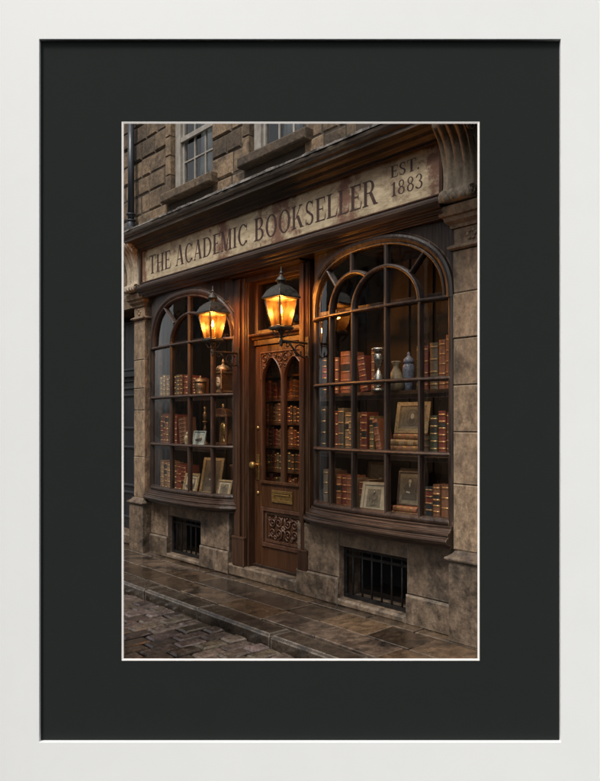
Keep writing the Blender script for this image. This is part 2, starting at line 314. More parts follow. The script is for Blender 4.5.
def copy_tree(o, parent=None):
    c = o.copy(); scene.collection.objects.link(c)
    if parent is not None: c.parent = parent
    for ch in list(o.children): copy_tree(ch, c)
    return c

def lerp_plan(plan):
    def f(x):
        if x <= plan[0][0]: return plan[0][1]
        for (a, ya), (b, yb) in zip(plan, plan[1:]):
            if x <= b: return ya + (yb - ya) * (x - a) / (b - a)
        return plan[-1][1]
    return f

def clip_to_scene(mb, depth=4.60):
    "cut away what would stick out of the picture frame's back"
    bm = bmesh.new(); lay = bm.verts.layers.float.new('tint'); vs = [bm.verts.new(v) for v in mb.v]
    for v, t in zip(vs, mb.t): v[lay] = t
    for f, m, s in zip(mb.f, mb.m, mb.s):
        fc = bm.faces.new([vs[i] for i in f]); fc.material_index = m; fc.smooth = s
    bmesh.ops.bisect_plane(bm, geom=bm.verts[:] + bm.edges[:] + bm.faces[:], plane_co=CAM + FWD * depth, plane_no=-FWD, clear_outer=True)
    bm.verts.index_update(); out = MB()
    out.v = [tuple(v.co) for v in bm.verts]; out.t = [v[lay] for v in bm.verts]
    for f in bm.faces: out.f.append([v.index for v in f.verts]); out.m.append(f.material_index); out.s.append(f.smooth)
    bm.free(); return out

# ------------------------------------------------------------------ ground
mb = MB(); mb.box(-9.2, 6.2, -.86, 4.2, -.21, -.018); clip_to_scene(mb).build('pavement_bed', m_joint, kind='structure')
mb = MB(); mb.box(-70, 70, -70, 70, -.40, -.23); clip_to_scene(mb).build('ground', m_joint, kind='structure')
mb = MB(); rows = [(-.645, -.345), (-.345, -.01), (-.01, .30)]
starts = [-9.0, -8.6, -8.83]
for (y0, y1), x in zip(rows, starts):
    while x < 6:
        w = random.choice((.42, .50, .56, .62, .70)); g = .006; e = random.uniform(-.008, .008)
        mb.slab(x + g, x + w - g, y0 + g + e, y1 - g + e * .4, -.10, random.uniform(-.003, .003), c=.004, tilt=.006); x += w
clip_to_scene(mb).build('pavement', m_flag, kind='structure')
mb = MB(); x = -9.1
while x < 6:
    w = random.uniform(.75, 1.0)
    mb.slab(x + .006, x + w - .006, -.868 + random.uniform(-.010, .010), -.655, -.16, .002 + random.uniform(-.004, .004), c=.020, tilt=.005); x += w
clip_to_scene(mb).build('kerb', m_kerb, kind='structure')
mb = MB(); mb.box(-12, 6.2, -7.45, -.866, -.22, -.118); clip_to_scene(mb).build('road_bed', m_joint, kind='structure')
mb = MB(); x = -7.0; row = 0
while x < 5.6:
    h = random.uniform(.132, .150); y = -.878 + (0 if row % 2 else .10) - random.uniform(0, .02)
    while y > -4.2:
        w = random.uniform(.23, .29); g = .010
        c2, d = y - w + g, min(y - g, -.880)
        if d - c2 > .05 and (Vector((x, y, 0)) - CAM).dot(FWD) > 4.45:
            j = lambda: random.uniform(-.0025, .0025)
            m0 = len(mb.v)
            mb.slab(x + g + j() * .5, x + h - g + j() * .5, c2, d, -.16, -.078 + random.uniform(-.005, .005), c=.013, tilt=.0035)
            for q in range(8, 12): vx = mb.v[m0 + q]; mb.v[m0 + q] = (vx[0] + j(), vx[1] + j(), vx[2] + j() * .4)
        y -= w
    x += h; row += 1
clip_to_scene(mb).build('road', m_cobble, bevel=.012, seg=3, kind='structure')

# ------------------------------------------------------------------ the bookshop building
shop = thing('bookshop', (2.6, 1.0, 0), 'old stone bookshop with dark wooden front, two bow windows and a cream sign', 'shop')
UW = .30                                                     # face of the upper wall
mb = MB(); z = 3.80; c = 0
openings = [(.44, 1.42, 4.24, 5.75), (2.03, 2.98, 4.24, 5.75), (3.66, 4.6, 4.24, 5.75)]
while z < 6.9:
    h = random.choice((.22, .235, .25)); x = -9.0 + (c % 2) * .17
    while x < 5.3:
        w = random.uniform(.20, .40); x1 = min(x + w, 5.3)
        for (a, b, z0, z1) in openings:
            if x < b and x1 > a and z + h > z0 + .02:
                if x < a: x1 = a if a - x > .1 else a
                else: x1 = x
                break
        if x1 - x > .02: mb.stone(x + .006, x1 - .006, UW + random.uniform(-.012, .012), UW + .22, z + .005, z + h - .005, c=.018)
        nx = x1 if x1 > x + .001 else x
        if x1 <= x + .001:
            for (a, b, z0, z1) in openings:
                if a - .001 <= x < b: nx = b
        x = nx if nx > x else x + .05
    z += h; c += 1
mb.build('stone_wall', m_ashlar, shop)
mb = MB()
xs = [-9.0] + [v for o in openings for v in o[:2]] + [5.3]
for i in range(0, len(xs), 2): mb.box(xs[i], xs[i + 1], UW + .016, UW + .30, 3.4, 6.98)
for a, b, z0, z1 in openings: mb.box(a, b, UW + .016, UW + .30, 3.4, 4.24); mb.box(a, b, UW + .016, UW + .30, 5.75, 6.98)
mb.build('wall_backing', m_mortar, shop)

def sash(a, b, z0, zs):
    f = MB(); y = UW + .06; ja = .11
    f.box(a + .0, a + ja, y, y + .12, z0, 5.7); f.box(b - .05, b, y, y + .12, z0, 5.7); f.box(a, b, y + .002, y + .1, z0, z0 + .05)
    ia, ib = a + ja, b - .05
    yy = y + .035
    f.box(ia, ia + .035, yy, yy + .04, z0 + .05, 5.6); f.box(ib - .035, ib, yy, yy + .04, z0 + .05, 5.6)
    f.box(ia + .035, ib - .035, yy + .001, yy + .04, z0 + .05, z0 + .105)
    mid = (ia + ib) / 2
    for x in (ia + (ib - ia) * .36, ia + (ib - ia) * .68): f.box(x - .010, x + .010, yy + .004, yy + .03, z0 + .105, 5.6)
    for z in (z0 + .36, z0 + .92): f.box(ia + .035, ib - .035, yy + .006, yy + .028, z - .010, z + .010)
    f.box(ia + .001, ib - .001, yy - .03, yy + .0, z0 + .60, z0 + .66)
    w = f.build('sash_window', m_white, shop, bevel=.004)
    g = MB(); g.add([(ia, yy + .02, z0), (ib, yy + .02, z0), (ib, yy + .02, 5.6), (ia, yy + .02, 5.6)], [(0, 1, 2, 3)]); g.build('glazing', m_glass, w)
    cu = MB(); rows_ = []
    for zz in (z0 + .02, z0 + .5, 5.6):
        rows_.append([(ia + .16 + t * .012 + (.05 if zz > z0 + .4 else 0) , yy + .13 + .018 * math.sin(t * 1.9), zz) for t in range(26)])
    cu.loft(rows_, closed=False); cu.build('curtain', mat_curtain, w)
    s = MB(); s.stone(a - .10, b + .12, UW - .10, UW + .10, z0 - .115, z0 - .004, c=.014); s.build('sill', m_ashlar, w, bevel=.006)
    jm = MB()                                                # plain dressed jamb stones
    zz = z0
    while zz < 5.6:
        jm.stone(a - .115, a - .004, UW - .012, UW + .1, zz + .004, zz + .23, c=.008); zz += .235
    jm.build('jamb_stones', m_ashlar, w)
mat_curtain = mat('grey_curtain', (.04, .048, .05), (.13, .15, .155), scale=(20, 20, 1), rough=(.8, .9), bump=.1)
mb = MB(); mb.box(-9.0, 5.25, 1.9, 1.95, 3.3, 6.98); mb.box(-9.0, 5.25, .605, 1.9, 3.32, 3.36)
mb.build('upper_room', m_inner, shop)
mb = MB(); mb.box(5.302, 5.42, .12, 4.1, -.14, 7.0); mb.box(-9.12, -9.002, .12, 4.1, -.14, 7.0); mb.box(-9.0, 5.3, 4.0, 4.1, -.14, 7.0); mb.build('end_wall', m_ashlar, shop)
mb = MB(); mb.box(-9.2, 5.48, .16, 4.2, 7.003, 7.12); mb.build('roof', m_cornice, shop)
sash(.55, 1.42, 4.36, 0); sash(2.12, 2.98, 4.36, 0)

# cornice and fascia
mb = MB()
corn = [(0.0, 3.655), (.02, 3.655), (.03, 3.675), (.06, 3.69), (.075, 3.72), (.10, 3.735), (.165, 3.74), (.17, 3.775), (.185, 3.78), (.20, 3.81), (.205, 3.835), (.19, 3.85), (-.36, 3.905), (-.36, 3.655)]
mb.sweep(corn, [(.22, -.0), (4.86, -.0)])
mb.build('cornice', m_cornice, shop, bevel=.004)
mb = MB(); x = .22                                           # weathered lead flashing with an uneven lip
ring = []
while x < 4.88:
    j = random.uniform(-.006, .006); ring.append([(x, -.212 + j, 3.842 + j * .5), (x, -.214 + j, 3.858 + random.uniform(-.004, .008)), (x, -.19, 3.866), (x, .296, 3.914), (x, .296, 3.908), (x, -.18, 3.857)]); x += .07
mb.loft(ring, smooth=False); mb.build('lead_flashing', m_flash if 'm_flash' in globals() else mat('lead_flashing', (.14, .125, .11), (.45, .42, .38), scale=(5, 5, 5), rough=(.4, .7), bump=.4, dirt=(.035, .030, .025), dirt_scale=9, dirt_lo=.43), shop)
mb = MB(); mb.box(.30, 4.86, .03, .30, 3.08, 3.66, tint=.3)
# sign surround mouldings
mb.box(.36, 4.84, -.015, .03, 3.655, 3.6995, tint=.2)
arch_prof = [(0, 3.08), (.03, 3.08), (.035, 3.105), (.055, 3.11), (.06, 3.135), (.085, 3.145), (.095, 3.17), (.10, 3.195), (.075, 3.205), (.055, 3.225), (.05, 3.243), (0, 3.246)]
mb.sweep(arch_prof, [(.34, .03), (4.85, .03)], tint=.6)
mb.build('fascia', m_woodh, shop, bevel=.003)
mb = MB(); mb.box(.395, 4.825, -.002, .03, 3.246, 3.654)
board = mb.build('sign_board', m_sign, shop)
board.data.transform(Matrix.Translation((0, -1, 0)))         # texture runs about the board's own middle
board.location = (0, 1, 0)
mb = MB(); fr = [(0, 0), (.028, 0), (.024, .012), (.012, .02), (0, .02)]
for (a, b, c0, d0) in ((.36, .397, 3.247, 3.654), (4.823, 4.85, 3.247, 3.654)): mb.box(a, b, -.03, .03, c0, d0)
mb.box(.397, 4.823, -.028, -.003, 3.636, 3.6545); mb.box(.397, 4.823, -.024, -.003, 3.247, 3.262)
mb.build('sign_moulding', m_post, board, bevel=.004)
tag(bpy.data.objects['sign_board'])

# --- lettering, drawn stroke by stroke
class Pen:
    def __init__(self): self.mb = MB(); self.n = 0
    def poly(self, pts):
        self.n += 1; y = -.0035 - .00002 * (self.n % 12)
        P = [(x, z) for x, z in pts]; n = len(P)
        self.mb.add([(x, y, z) for x, z in P] + [(x, y + .003, z) for x, z in P], [tuple(range(n)), tuple(range(2 * n - 1, n - 1, -1))] + [(i, (i + 1) % n, n + (i + 1) % n, n + i) for i in range(n)], tint=.5)
def glyph(ch):
    "list of polygons in cap-height units, and the advance width"
    T, S, K = .165, .052, .035                               # stem, hairline, serif thickness
    out = []
    q = lambda x0, x1, y0, y1: out.append([(x0, y0), (x1, y0), (x1, y1), (x0, y1)])
    def serif(cx, w, y, up):
        h = .05 if up else -.05
        out.append([(cx - w, y), (cx + w, y), (cx + w, y + h * .55), (cx + w * .45, y + h * 1.2), (cx - w * .45, y + h * 1.2), (cx - w, y + h * .55)])
    def stem(x, y0=0, y1=1, w=T, sb=True, st=True):
        q(x, x + w, y0, y1)
        if sb: serif(x + w / 2, w / 2 + .085, y0, True)
        if st: serif(x + w / 2, w / 2 + .085, y1, False)
    def diag(xa, ya, xb, yb, w): out.append([(xa, ya), (xa + w, ya), (xb + w, yb), (xb, yb)])
    def ring(cx, cy, rx, ry, thick, thin, a0, a1, n=26):
        for i in range(n):
            t0, t1 = R(a0 + (a1 - a0) * i / n), R(a0 + (a1 - a0) * (i + 1) / n)
            o = lambda t: (cx + rx * math.cos(t), cy + ry * math.sin(t)); k = lambda t: (cx + (rx - thick) * math.cos(t), cy + (ry - thin) * math.sin(t))
            out.append([k(t0), o(t0), o(t1), k(t1)])
    def tick(x, y0, y1, lean): out.append([(x - .028, y0), (x + .028, y0), (x + .028 + lean, y1), (x + lean, y1)])
    if ch == 'I': stem(.09); a = .36
    elif ch == 'T':
        stem(.30, st=False); q(.02, .745, .945, 1); tick(.045, .965, .74, -.02); tick(.72, .965, .74, .02); a = .78
    elif ch == 'H':
        stem(.09); stem(.60); q(.2, .65, .48, .53); a = .88
    elif ch == 'E':
        stem(.09, st=True); q(.2, .60, .945, 1); q(.2, .62, 0, .055); q(.2, .48, .485, .535); tick(.585, .97, .75, .02); tick(.61, .03, .28, .04); tick(.475, .51, .40, 0); tick(.475, .51, .62, 0); a = .68
    elif ch == 'L':
        stem(.09); q(.2, .60, 0, .055); tick(.60, .03, .30, .04); a = .66
    elif ch == 'A':
        diag(.10, 0, .385, 1.0, .06); diag(.60, 0, .355, 1.03, T + .02); q(.2, .62, .30, .35); serif(.12, .11, 0, True); serif(.69, .14, 0, True); a = .86
    elif ch == 'M':
        q(.10, .155, 0, 1); serif(.125, .11, 0, True); diag(.40, 0, .08, 1, T + .01); diag(.455, 0, .74, 1, .06); q(.74, .74 + T, 0, 1); serif(.82, .16, 0, True); serif(.08, .09, 1, False); serif(.86, .13, 1, False); a = 1.02
    elif ch == 'C':
        ring(.46, .5, .41, .52, .165, .055, 42, 322); tick(.765, .82, 1.0, .0); q(.745, .785, .66, .86); tick(.77, .2, .02, .0); a = .86
    elif ch == 'O': ring(.46, .5, .42, .52, .17, .052, 0, 360, 40); a = .92
    elif ch == 'D': stem(.09); ring(.36, .5, .47, .5, .165, .052, -90, 90); q(.2, .37, .948, 1); q(.2, .37, 0, .052); a = .90
    elif ch == 'B':
        stem(.09); ring(.36, .755, .29, .245, .14, .045, -90, 90); ring(.36, .262, .34, .262, .155, .048, -90, 90); q(.2, .37, .955, 1); q(.2, .37, .48, .525); q(.2, .37, 0, .048); a = .77
    elif ch == 'R':
        stem(.09); ring(.36, .745, .29, .255, .145, .045, -90, 90); q(.2, .37, .955, 1); q(.2, .37, .49, .535); diag(.62, 0, .36, .51, T + .01); serif(.74, .11, 0, True); a = .84
    elif ch == 'K':
        stem(.09); diag(.26, .42, .60, 1, .06); diag(.60, 0, .33, .56, T + .02); serif(.63, .12, 1, False); serif(.71, .13, 0, True); a = .86
    elif ch == 'S':
        ring(.32, .755, .25, .265, .12, .052, 35, 270, 20); ring(.32, .245, .27, .265, .13, .052, -145, 90, 20)
        out.append([(.10, .66), (.22, .64), (.54, .40), (.58, .30), (.42, .36), (.14, .56)]); tick(.52, .86, 1.0, .0); q(.505, .54, .72, .9); tick(.085, .14, 0, .0); q(.07, .105, .1, .27); a = .66
    elif ch == '1': q(.2, .2 + T, .0, 1); serif(.28, .19, 0, True); out.append([(.06, .80), (.06, .84), (.2, .93), (.36, 1.0), (.30, .9)]); a = .50
    elif ch == '8': ring(.33, .76, .22, .25, .10, .045, 0, 360); ring(.33, .26, .27, .275, .12, .05, 0, 360); a = .66
    elif ch == '3': ring(.28, .76, .24, .25, .12, .045, -90, 150, 20); ring(.28, .26, .28, .275, .135, .05, -150, 90, 20); out.append([(.04, .82), (.13, .80), (.13, .9), (.07, .9)]); out.append([(.01, .2), (.11, .17), (.11, .08), (.03, .08)]); a = .62
    elif ch == '.': ring(.12, .075, .075, .075, .074, .074, 0, 360, 12); a = .24
    else: a = .42
    return out, a
def write(text, x0, x1, z, cap, big=1.0):
    tot = 0; done = []
    for i, ch in enumerate(text):
        k = big if (i == 0 or text[i - 1] == ' ') and ch.isalpha() else 1.0
        g, a = glyph(ch); done.append((ch, g, tot, k)); tot += a * k + .045
    sx = (x1 - x0) / (tot - .045); pen = Pen()
    for ch, g, off, k in done + [(' ', [], 0, 1)]:
        if ch == ' ':
            if pen.n: pen.mb.build('lettering', m_letter, board)
            pen = Pen()
        for poly in g: pen.poly([(x0 + (off + px * k) * sx, z + pz * cap * k) for px, pz in poly])
write('THE ACADEMIC BOOKSELLER', .555, 4.20, 3.335, .205, 1.06)
write('EST.', 4.335, 4.625, 3.498, .093)
write('1883', 4.335, 4.66, 3.352, .108)
for ch in board.children: ch.location = (0, -1, 0)

# console brackets
def console(x0):
    b = MB(); n = 30; W = .27; rows_ = []
    def front(z):
        t = (z - 3.17) / (3.74 - 3.17)
        return .05 - (.07 + .085 * (t ** 1.3) - .045 * math.sin(t * math.pi * 1.1) - (.05 * math.exp(-((t - .05) / .07) ** 2)) * -1 - .03 * math.exp(-((t - .93) / .1) ** 2) * -1)
    for i in range(n + 1):
        z = 3.17 + (3.74 - 3.17) * i / n; r = []; y = front(z)
        for j in range(25):
            u = j / 24; fl = .026 * abs(math.cos(u * math.pi * 4)) ** .8
            e = .02 * max(0, abs(u - .5) - .45) / .05
            r.append((x0 + W * u, y - fl + e, z))
        r += [(x0 + W, .2, z), (x0, .2, z)]; rows_.append(r)
    b.loft(rows_, smooth=True)
    for zc, rr, yc in ((3.665, .065, -.055), (3.215, .045, -.040)):       # volutes and rolls
        for k in range(4 if zc < 3.5 else 0):
            b.lathe([(rr * .55, -.004), (rr * .85, .004), (rr, .022), (rr, .038), (rr * .85, .056), (rr * .55, .062)], n=18)
            m = len(b.v) - 6 * 18
            for i in range(m, len(b.v)):
                x, y, z = b.v[i]; b.v[i] = (x0 + .008 + k * .0655 + z, yc + y, zc + x)
        for t_ in (0,):
            pts = [(x0 + W + .004, yc + (rr * (1 - .8 * a / 14)) * math.cos(a * .75), zc + (rr * (1 - .8 * a / 14)) * math.sin(a * .75)) for a in range(15)]
            b.tube(pts, .010, 6)
    pts = []
    for i in range(17):
        z = 3.25 + .34 * i / 16; pts.append((x0 + W + .002, front(z) + .03, z))
    b.tube(pts, .009, 6)
    o = b.build('console_bracket', m_console, shop)
    c = MB(); c.stone(x0 - .02, x0 + W + .02, -.13, .25, 3.752, 3.80, c=.012); c.stone(x0 - .01, x0 + W + .01, -.11, .25, 3.803, 3.90, c=.012); c.build('cap_block', m_console, o, bevel=.006)
    return o
console(.035); console(4.845)

# pilasters
def pilaster(x0, x1, p0, p1, joints):
    b = MB(); zs = [.66] + joints + [2.84]
    for a, c in zip(zs, zs[1:]): b.stone(x0, x1, .06 + random.uniform(-.003, .003), .26, a + .002, c - .002, c=.007)
    b.stone(x0 + .004, x1 - .004, .064, .26, 2.88, 3.0, c=.006)
    pan = b.build('pilaster', m_stone, shop)
    k = MB(); ring_ = [(0, 0), (.012, .0), (.03, .012), (.03, .028), (.012, .038), (0, .038)]
    k.sweep([(o_, z_ + 2.841) for o_, z_ in ring_], [(x0, .26), (x0, .06), (x1, .06), (x1, .26)])
    cap = [(0, 3.0), (.012, 3.0), (.016, 3.022), (.045, 3.05), (.05, 3.075), (.07, 3.085), (.08, 3.12), (.085, 3.15), (.0, 3.165)]
    k.sweep(cap, [(x0, .26), (x0, .06), (x1, .06), (x1, .26)]); k.box(x0, x1, .06, .26, 3.0, 3.164)
    k.build('capital', m_stone, pan, bevel=.003)
    q = MB(); q.stone(p0, p1, 0, .26, 0, .585, c=.010, tint=.45)
    q.sweep([(0, .585), (.012, .587), (.022, .60), (.02, .615), (.0, .625), (-.02, .64), (-.035, .662), (-.1, .664), (-.1, .585)], [(p0, .26), (p0, 0), (p1, 0), (p1, .26)], tint=.5)
    q.box(p0 + .05, p1 - .05, .05, .26, .585, .66)
    q.build('plinth', m_base, pan, bevel=.006)
    fl = MB()                                              # carved flower on the neck block
    cx = (x0 + x1) / 2
    for a in range(6): fl.lathe([(.0, -.004), (.018, -.003), (.014, .006), (0, .008)], n=8, c=(0, 0, 0)); m = len(fl.v) - 32; \
        [fl.v.__setitem__(i, (cx + .03 * math.cos(a * 1.047) + fl.v[i][0], .062 - fl.v[i][2], 2.94 + .03 * math.sin(a * 1.047) + fl.v[i][1])) for i in range(m, len(fl.v))]
    fl.build('rosette', m_stone, pan)
pilaster(.065, .325, .05, .38, [1.16, 1.73, 2.0, 2.35]); pilaster(4.88, 5.20, 4.88, 5.30, [1.14, 1.52, 1.86, 2.20, 2.53])
mb = MB(); mb.box(.325, .345, .18, .30, 0, 3.08); mb.build('side_strip', m_base, shop)
mb = MB(); mb.box(5.2, 5.3, .1, .3, .66, 3.8); mb.build('side_strip', m_base, shop)

# stone bases under the windows, with cellar openings
def base(x0, x1, ox0, ox1, oz0, oz1, cuts_l, cuts_r):
    b = MB(); yb = .40
    for (a, c), cuts in (((x0, ox0), cuts_l), ((ox1, x1), cuts_r)):
        q = [a] + cuts + [c]
        for u, v in zip(q, q[1:]):
            b.stone(u + .002, v - .002, .105, yb, 0, .235, c=.012)
            b.stone(u + .002, v - .002, .125, yb, .239, .665, c=.009)
    b.stone(ox0, ox1, .105, yb, 0, oz0 - .004, c=.014); b.stone(ox0 + .002, ox1 - .002, .128, yb, oz1 + .004, .665, c=.008)
    o = b.build('stone_base', m_base, shop)
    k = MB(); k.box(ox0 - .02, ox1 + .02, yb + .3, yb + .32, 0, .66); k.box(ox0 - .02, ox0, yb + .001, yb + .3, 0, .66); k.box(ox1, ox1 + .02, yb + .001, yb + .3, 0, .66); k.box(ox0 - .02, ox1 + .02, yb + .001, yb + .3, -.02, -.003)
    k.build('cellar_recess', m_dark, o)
    g = MB(); y = .19
    g.box(ox0 + .001, ox0 + .035, y, y + .03, oz0, oz1); g.box(ox1 - .035, ox1 - .001, y, y + .03, oz0, oz1); g.box(ox0 + .035, ox1 - .035, y, y + .03, oz1 - .03, oz1); g.box(ox0 + .035, ox1 - .035, y, y + .03, oz0, oz0 + .03)
    n = 6
    g.box(ox0 + .036, ox1 - .036, y - .004, y + .014, oz1 - .085, oz1 - .065)
    for i in range(n):
        x = ox0 + .05 + (ox1 - ox0 - .10) * (i + .5) / n
        g.tube([(x, y + .01, oz0 + .01), (x, y + .01, oz1 - .01)], .009, 8)
    g.build('grille', m_iron, o)
    return o
base(.35, 1.985, .757, 1.456, .055, .49, [], [1.76]); base(3.075, 4.88, 3.625, 4.387, .065, .51, [], [])
mb = MB(); mb.box(1.90, 1.98, .40, .60, 0, .66); mb.build('return_stone', m_base, shop); mb = MB(); mb.box(3.08, 3.2, .4, .6, 0, .66); mb.build('return_stone', m_base, shop)

# doorstep
mb = MB(); mb.stone(1.99, 3.07, .112, .50, .0, .118, c=.014); mb.build('doorstep', m_base, shop, bevel=.006)

# ------------------------------------------------------------------ bow windows
def arch_z(x, cx, a, zs, b, n=2.4):
    t = min(1, abs(x - cx) / a); return zs + b * (1 - t ** n) ** (1 / n)
def frange(a, b, n): return [a + (b - a) * i / (n - 1) for i in range(n)]
def bow(plan, x0, x1, bars, mull, cx, a, zs, b, inner, diags, vert_top, bottom, pn):
    f = lerp_plan(plan); m = MB()
    XS = frange(x0, x1, 45)
    L = lambda xs, z, d=0: [(x, f(x) + d, z) for x in xs]
    # jambs, bottom rail
    m.rail([(x0 + .02, f(x0 + .02) - .004, bottom), (x0 + .02, f(x0 + .02) - .004, zs + .02)], .07, .09)
    m.rail([(x1 - .02, f(x1 - .02) - .004, bottom), (x1 - .02, f(x1 - .02) - .004, zs + .02)], .06, .09)
    m.rail(L(XS, bottom + .025), .06, .07)
    for z in bars: m.rail(L(frange(x0 + .02, x1 - .02, 41), z, -.006), .034, .06)
    for x in mull: m.rail([(x, f(x), bottom + .03), (x, f(x), zs)], .030, .055)
    # outer arch band and its inner bead
    T = frange(0, math.pi, 57)
    def pt(t, k=1.0, d=0):
        x = cx - a * k * math.copysign(abs(math.cos(t)) ** (2 / 2.4), math.cos(t)); return (x, f(x) + d, zs + b * k * abs(math.sin(t)) ** (2 / 2.4))
    m.rail([pt(t, 1.0, -.014) for t in T], .085, .09)
    m.rail([pt(t, .93, -.002) for t in T], .03, .06)
    for (ic, ir, iz, ih, lim0, lim1) in inner:
        pts = []
        for t in frange(lim0, lim1, 25):
            x = ic - ir * math.cos(t); pts.append((x, f(x) - .004, iz + ih * math.sin(t)))
        m.rail(pts, .038, .06)
    for (xa, za, xb, zb) in diags: m.rail([(xa, f(xa), za), ((xa + xb) / 2, f((xa + xb) / 2), (za + zb) / 2), (xb, f(xb), zb)], .03, .055)
    for (x, za, zb) in vert_top: m.rail([(x, f(x), za), (x, f(x), zb)], .034, .055)
    # spandrel panels between the arch and the fascia
    top = 3.078; lo = []; hi = []; n = 60
    rows_ = [[], [], [], []]
    for x in frange(x0 - .005, x1, n):
        z = arch_z(x, cx, a * .995, zs, b * .995, 2.4) if abs(x - cx) < a * .995 else zs
        rows_[0].append((x, f(x) + .012, z)); rows_[1].append((x, f(x) + .012, top)); rows_[2].append((x, f(x) + .05, top)); rows_[3].append((x, f(x) + .05, z))
    m.loft([r for r in zip(*rows_)], smooth=False)
    w = m.build('bow_window', m_wood, shop)
    g = MB(); XG = frange(x0 + .01, x1 - .01, 40)
    g.loft([[(x, f(x) + .034, bottom + .01), (x, f(x) + .034, (bottom + top) / 2), (x, f(x) + .034, top - .004)] for x in XG], closed=False, smooth=True)
    g.build('glass_panes', m_glass, w)
    s = MB(); path = [p for p in plan]
    dense = [(x, f(x)) for x in frange(plan[0][0], plan[-1][0], 40)] if not pn else plan
    s.sweep([(-.06, .664), (.028, .664), (.030, .684), (.058, .692), (.086, .708), (.095, .726), (.088, .742), (.064, .748), (.060, .760), (.072, .766), (.070, .782), (.040, .788), (.036, .802), (.022, .806), (.020, bottom + .004), (-.06, bottom + .004)] if bottom > .8 else [(-.06, .640), (.028, .640), (.030, .658), (.058, .666), (.084, .680), (.092, .696), (.085, .710), (.062, .715), (.058, .726), (.068, .732), (.066, .744), (.040, .750), (.022, .756), (.020, bottom + .004), (-.06, bottom + .004)], dense)
    s.build('sill', m_woodh, w, bevel=.003)
    d = MB(); rr = [[(x, f(x) + .062, bottom - .002), (x, .80, bottom - .002), (x, .80, bottom - .03), (x, f(x) + .062, bottom - .03)] for x in XG]
    d.loft(rr, smooth=False); d.build('display_board', m_shelf, w)
    return w, f
plR = [(3.20, .30), (3.215, .235), (3.25, .175), (3.31, .12), (3.40, .083), (3.52, .058), (3.66, .04), (3.9, .018), (4.12, .010), (4.35, .010), (4.6, .025), (4.88, .058)]
winR, fR = bow(plR, 3.225, 4.88, [2.513, 1.915, 1.352], [3.59, 3.886, 4.262, 4.59], 4.06, .80, 2.51, .545,
    [(4.238, .352, 2.513, .315, 0, math.pi), (3.885, .30, 2.513, .325, .0, 2.12)],
    [(3.50, 2.96, 3.68, 2.745), (4.69, 2.94, 4.50, 2.73)], [(3.872, 2.84, 3.02), (4.262, 2.51, 3.05)], .825, True)
plL = [(.345, .13), (.45, .08), (.7, .045), (1.0, .02), (1.3, .012), (1.6, .022), (1.8, .05), (1.95, .10), (2.04, .15), (2.08, .20)]
winL, fL = bow(plL, .40, 2.06, [2.465, 1.875, 1.325], [.99, 1.375, 1.775], 1.27, .80, 2.465, .555,
    [(1.385, .395, 2.465, .32, 0, math.pi)], [(.82, 2.915, 1.06, 2.71), (1.98, 2.86, 1.72, 2.67)], [(1.375, 2.465, 3.0)], .775, True)

SHELF_FILL_W = .70
# shelves inside the windows
for w, f, x0, x1, zs in ((winR, fR, 3.28, 4.87, (1.845, 1.352)), (winL, fL, .42, 2.02, (1.895, 1.330))):
    for z in zs:
        s = MB(); rr = [[(x, max(f(x) + .085, .165), z - .028), (x, max(f(x) + .085, .165), z), (x, .62, z), (x, .62, z - .028)] for x in frange(x0, x1, 30)]
        s.loft(rr, smooth=False); s.build('shelf', m_shelf, w)
    for z in zs + (2.60 if w is winR else 2.545,):                                  # added fill lights brighten the displays, hidden behind dark wood shields
        yl = .150; lx0, lx1 = x0 + .12, x1 - .10
        t = MB(); t.box(lx0 - .01, lx1 + .01, yl - .022, yl - .016, z - .066, z - .0285); t.box(lx0 - .01, lx1 + .01, yl - .0155, yl + .012, z - .036, z - .0285); t.build('fill_light_shield', m_wood, w)
        ld = bpy.data.lights.new('shelf_fill_light', 'AREA'); ld.shape = 'RECTANGLE'; ld.size = lx1 - lx0; ld.size_y = .012; ld.energy = SHELF_FILL_W * (1.5 if z > 2.2 else 1) * (1.0 if w is winR else 1.25); ld.color = (1, .66, .38)
        lo = bpy.data.objects.new('shelf_fill_light', ld); scene.collection.objects.link(lo); lo.parent = w
        lo.location = Vector(((lx0 + lx1) / 2, yl, z - .048)) - Vector(w['o']); lo.rotation_euler = (R(28), 0, 0)
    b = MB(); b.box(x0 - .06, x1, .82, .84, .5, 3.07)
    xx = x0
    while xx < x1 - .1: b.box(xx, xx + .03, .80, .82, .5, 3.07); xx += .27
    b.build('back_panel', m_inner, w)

# ------------------------------------------------------------------ doorway
mb = MB()
def post(x0, x1, y0, y1, zb=.12):
    mb.box(x0, x1, y0 + .02, y1, zb, 3.078, tint=.5)
    w = x1 - x0
    mb.box(x0 + w * .04, x0 + w * .22, y0, y0 + .02, zb + .30, 3.05, tint=.7); mb.box(x0 + w * .30, x0 + w * .62, y0 - .012, y0 + .02, zb + .30, 3.05, tint=.8); mb.box(x0 + w * .72, x0 + w * .95, y0 + .002, y0 + .02, zb + .30, 3.05, tint=.4)
    mb.box(x0 - .004, x1 + .004, y0 - .016, y0 + .02, zb, zb + .29, tint=.6); mb.box(x0 - .008, x1 + .008, y0 - .022, y0 + .02, zb + .275, zb + .298, tint=.8)
post(2.075, 2.265, .125, .235); post(3.10, 3.225, .125, .235)
mb.box(2.265, 2.285, .16, .30, .12, 3.078, tint=.3); mb.box(3.08, 3.10, .16, .30, .12, 3.078, tint=.3)
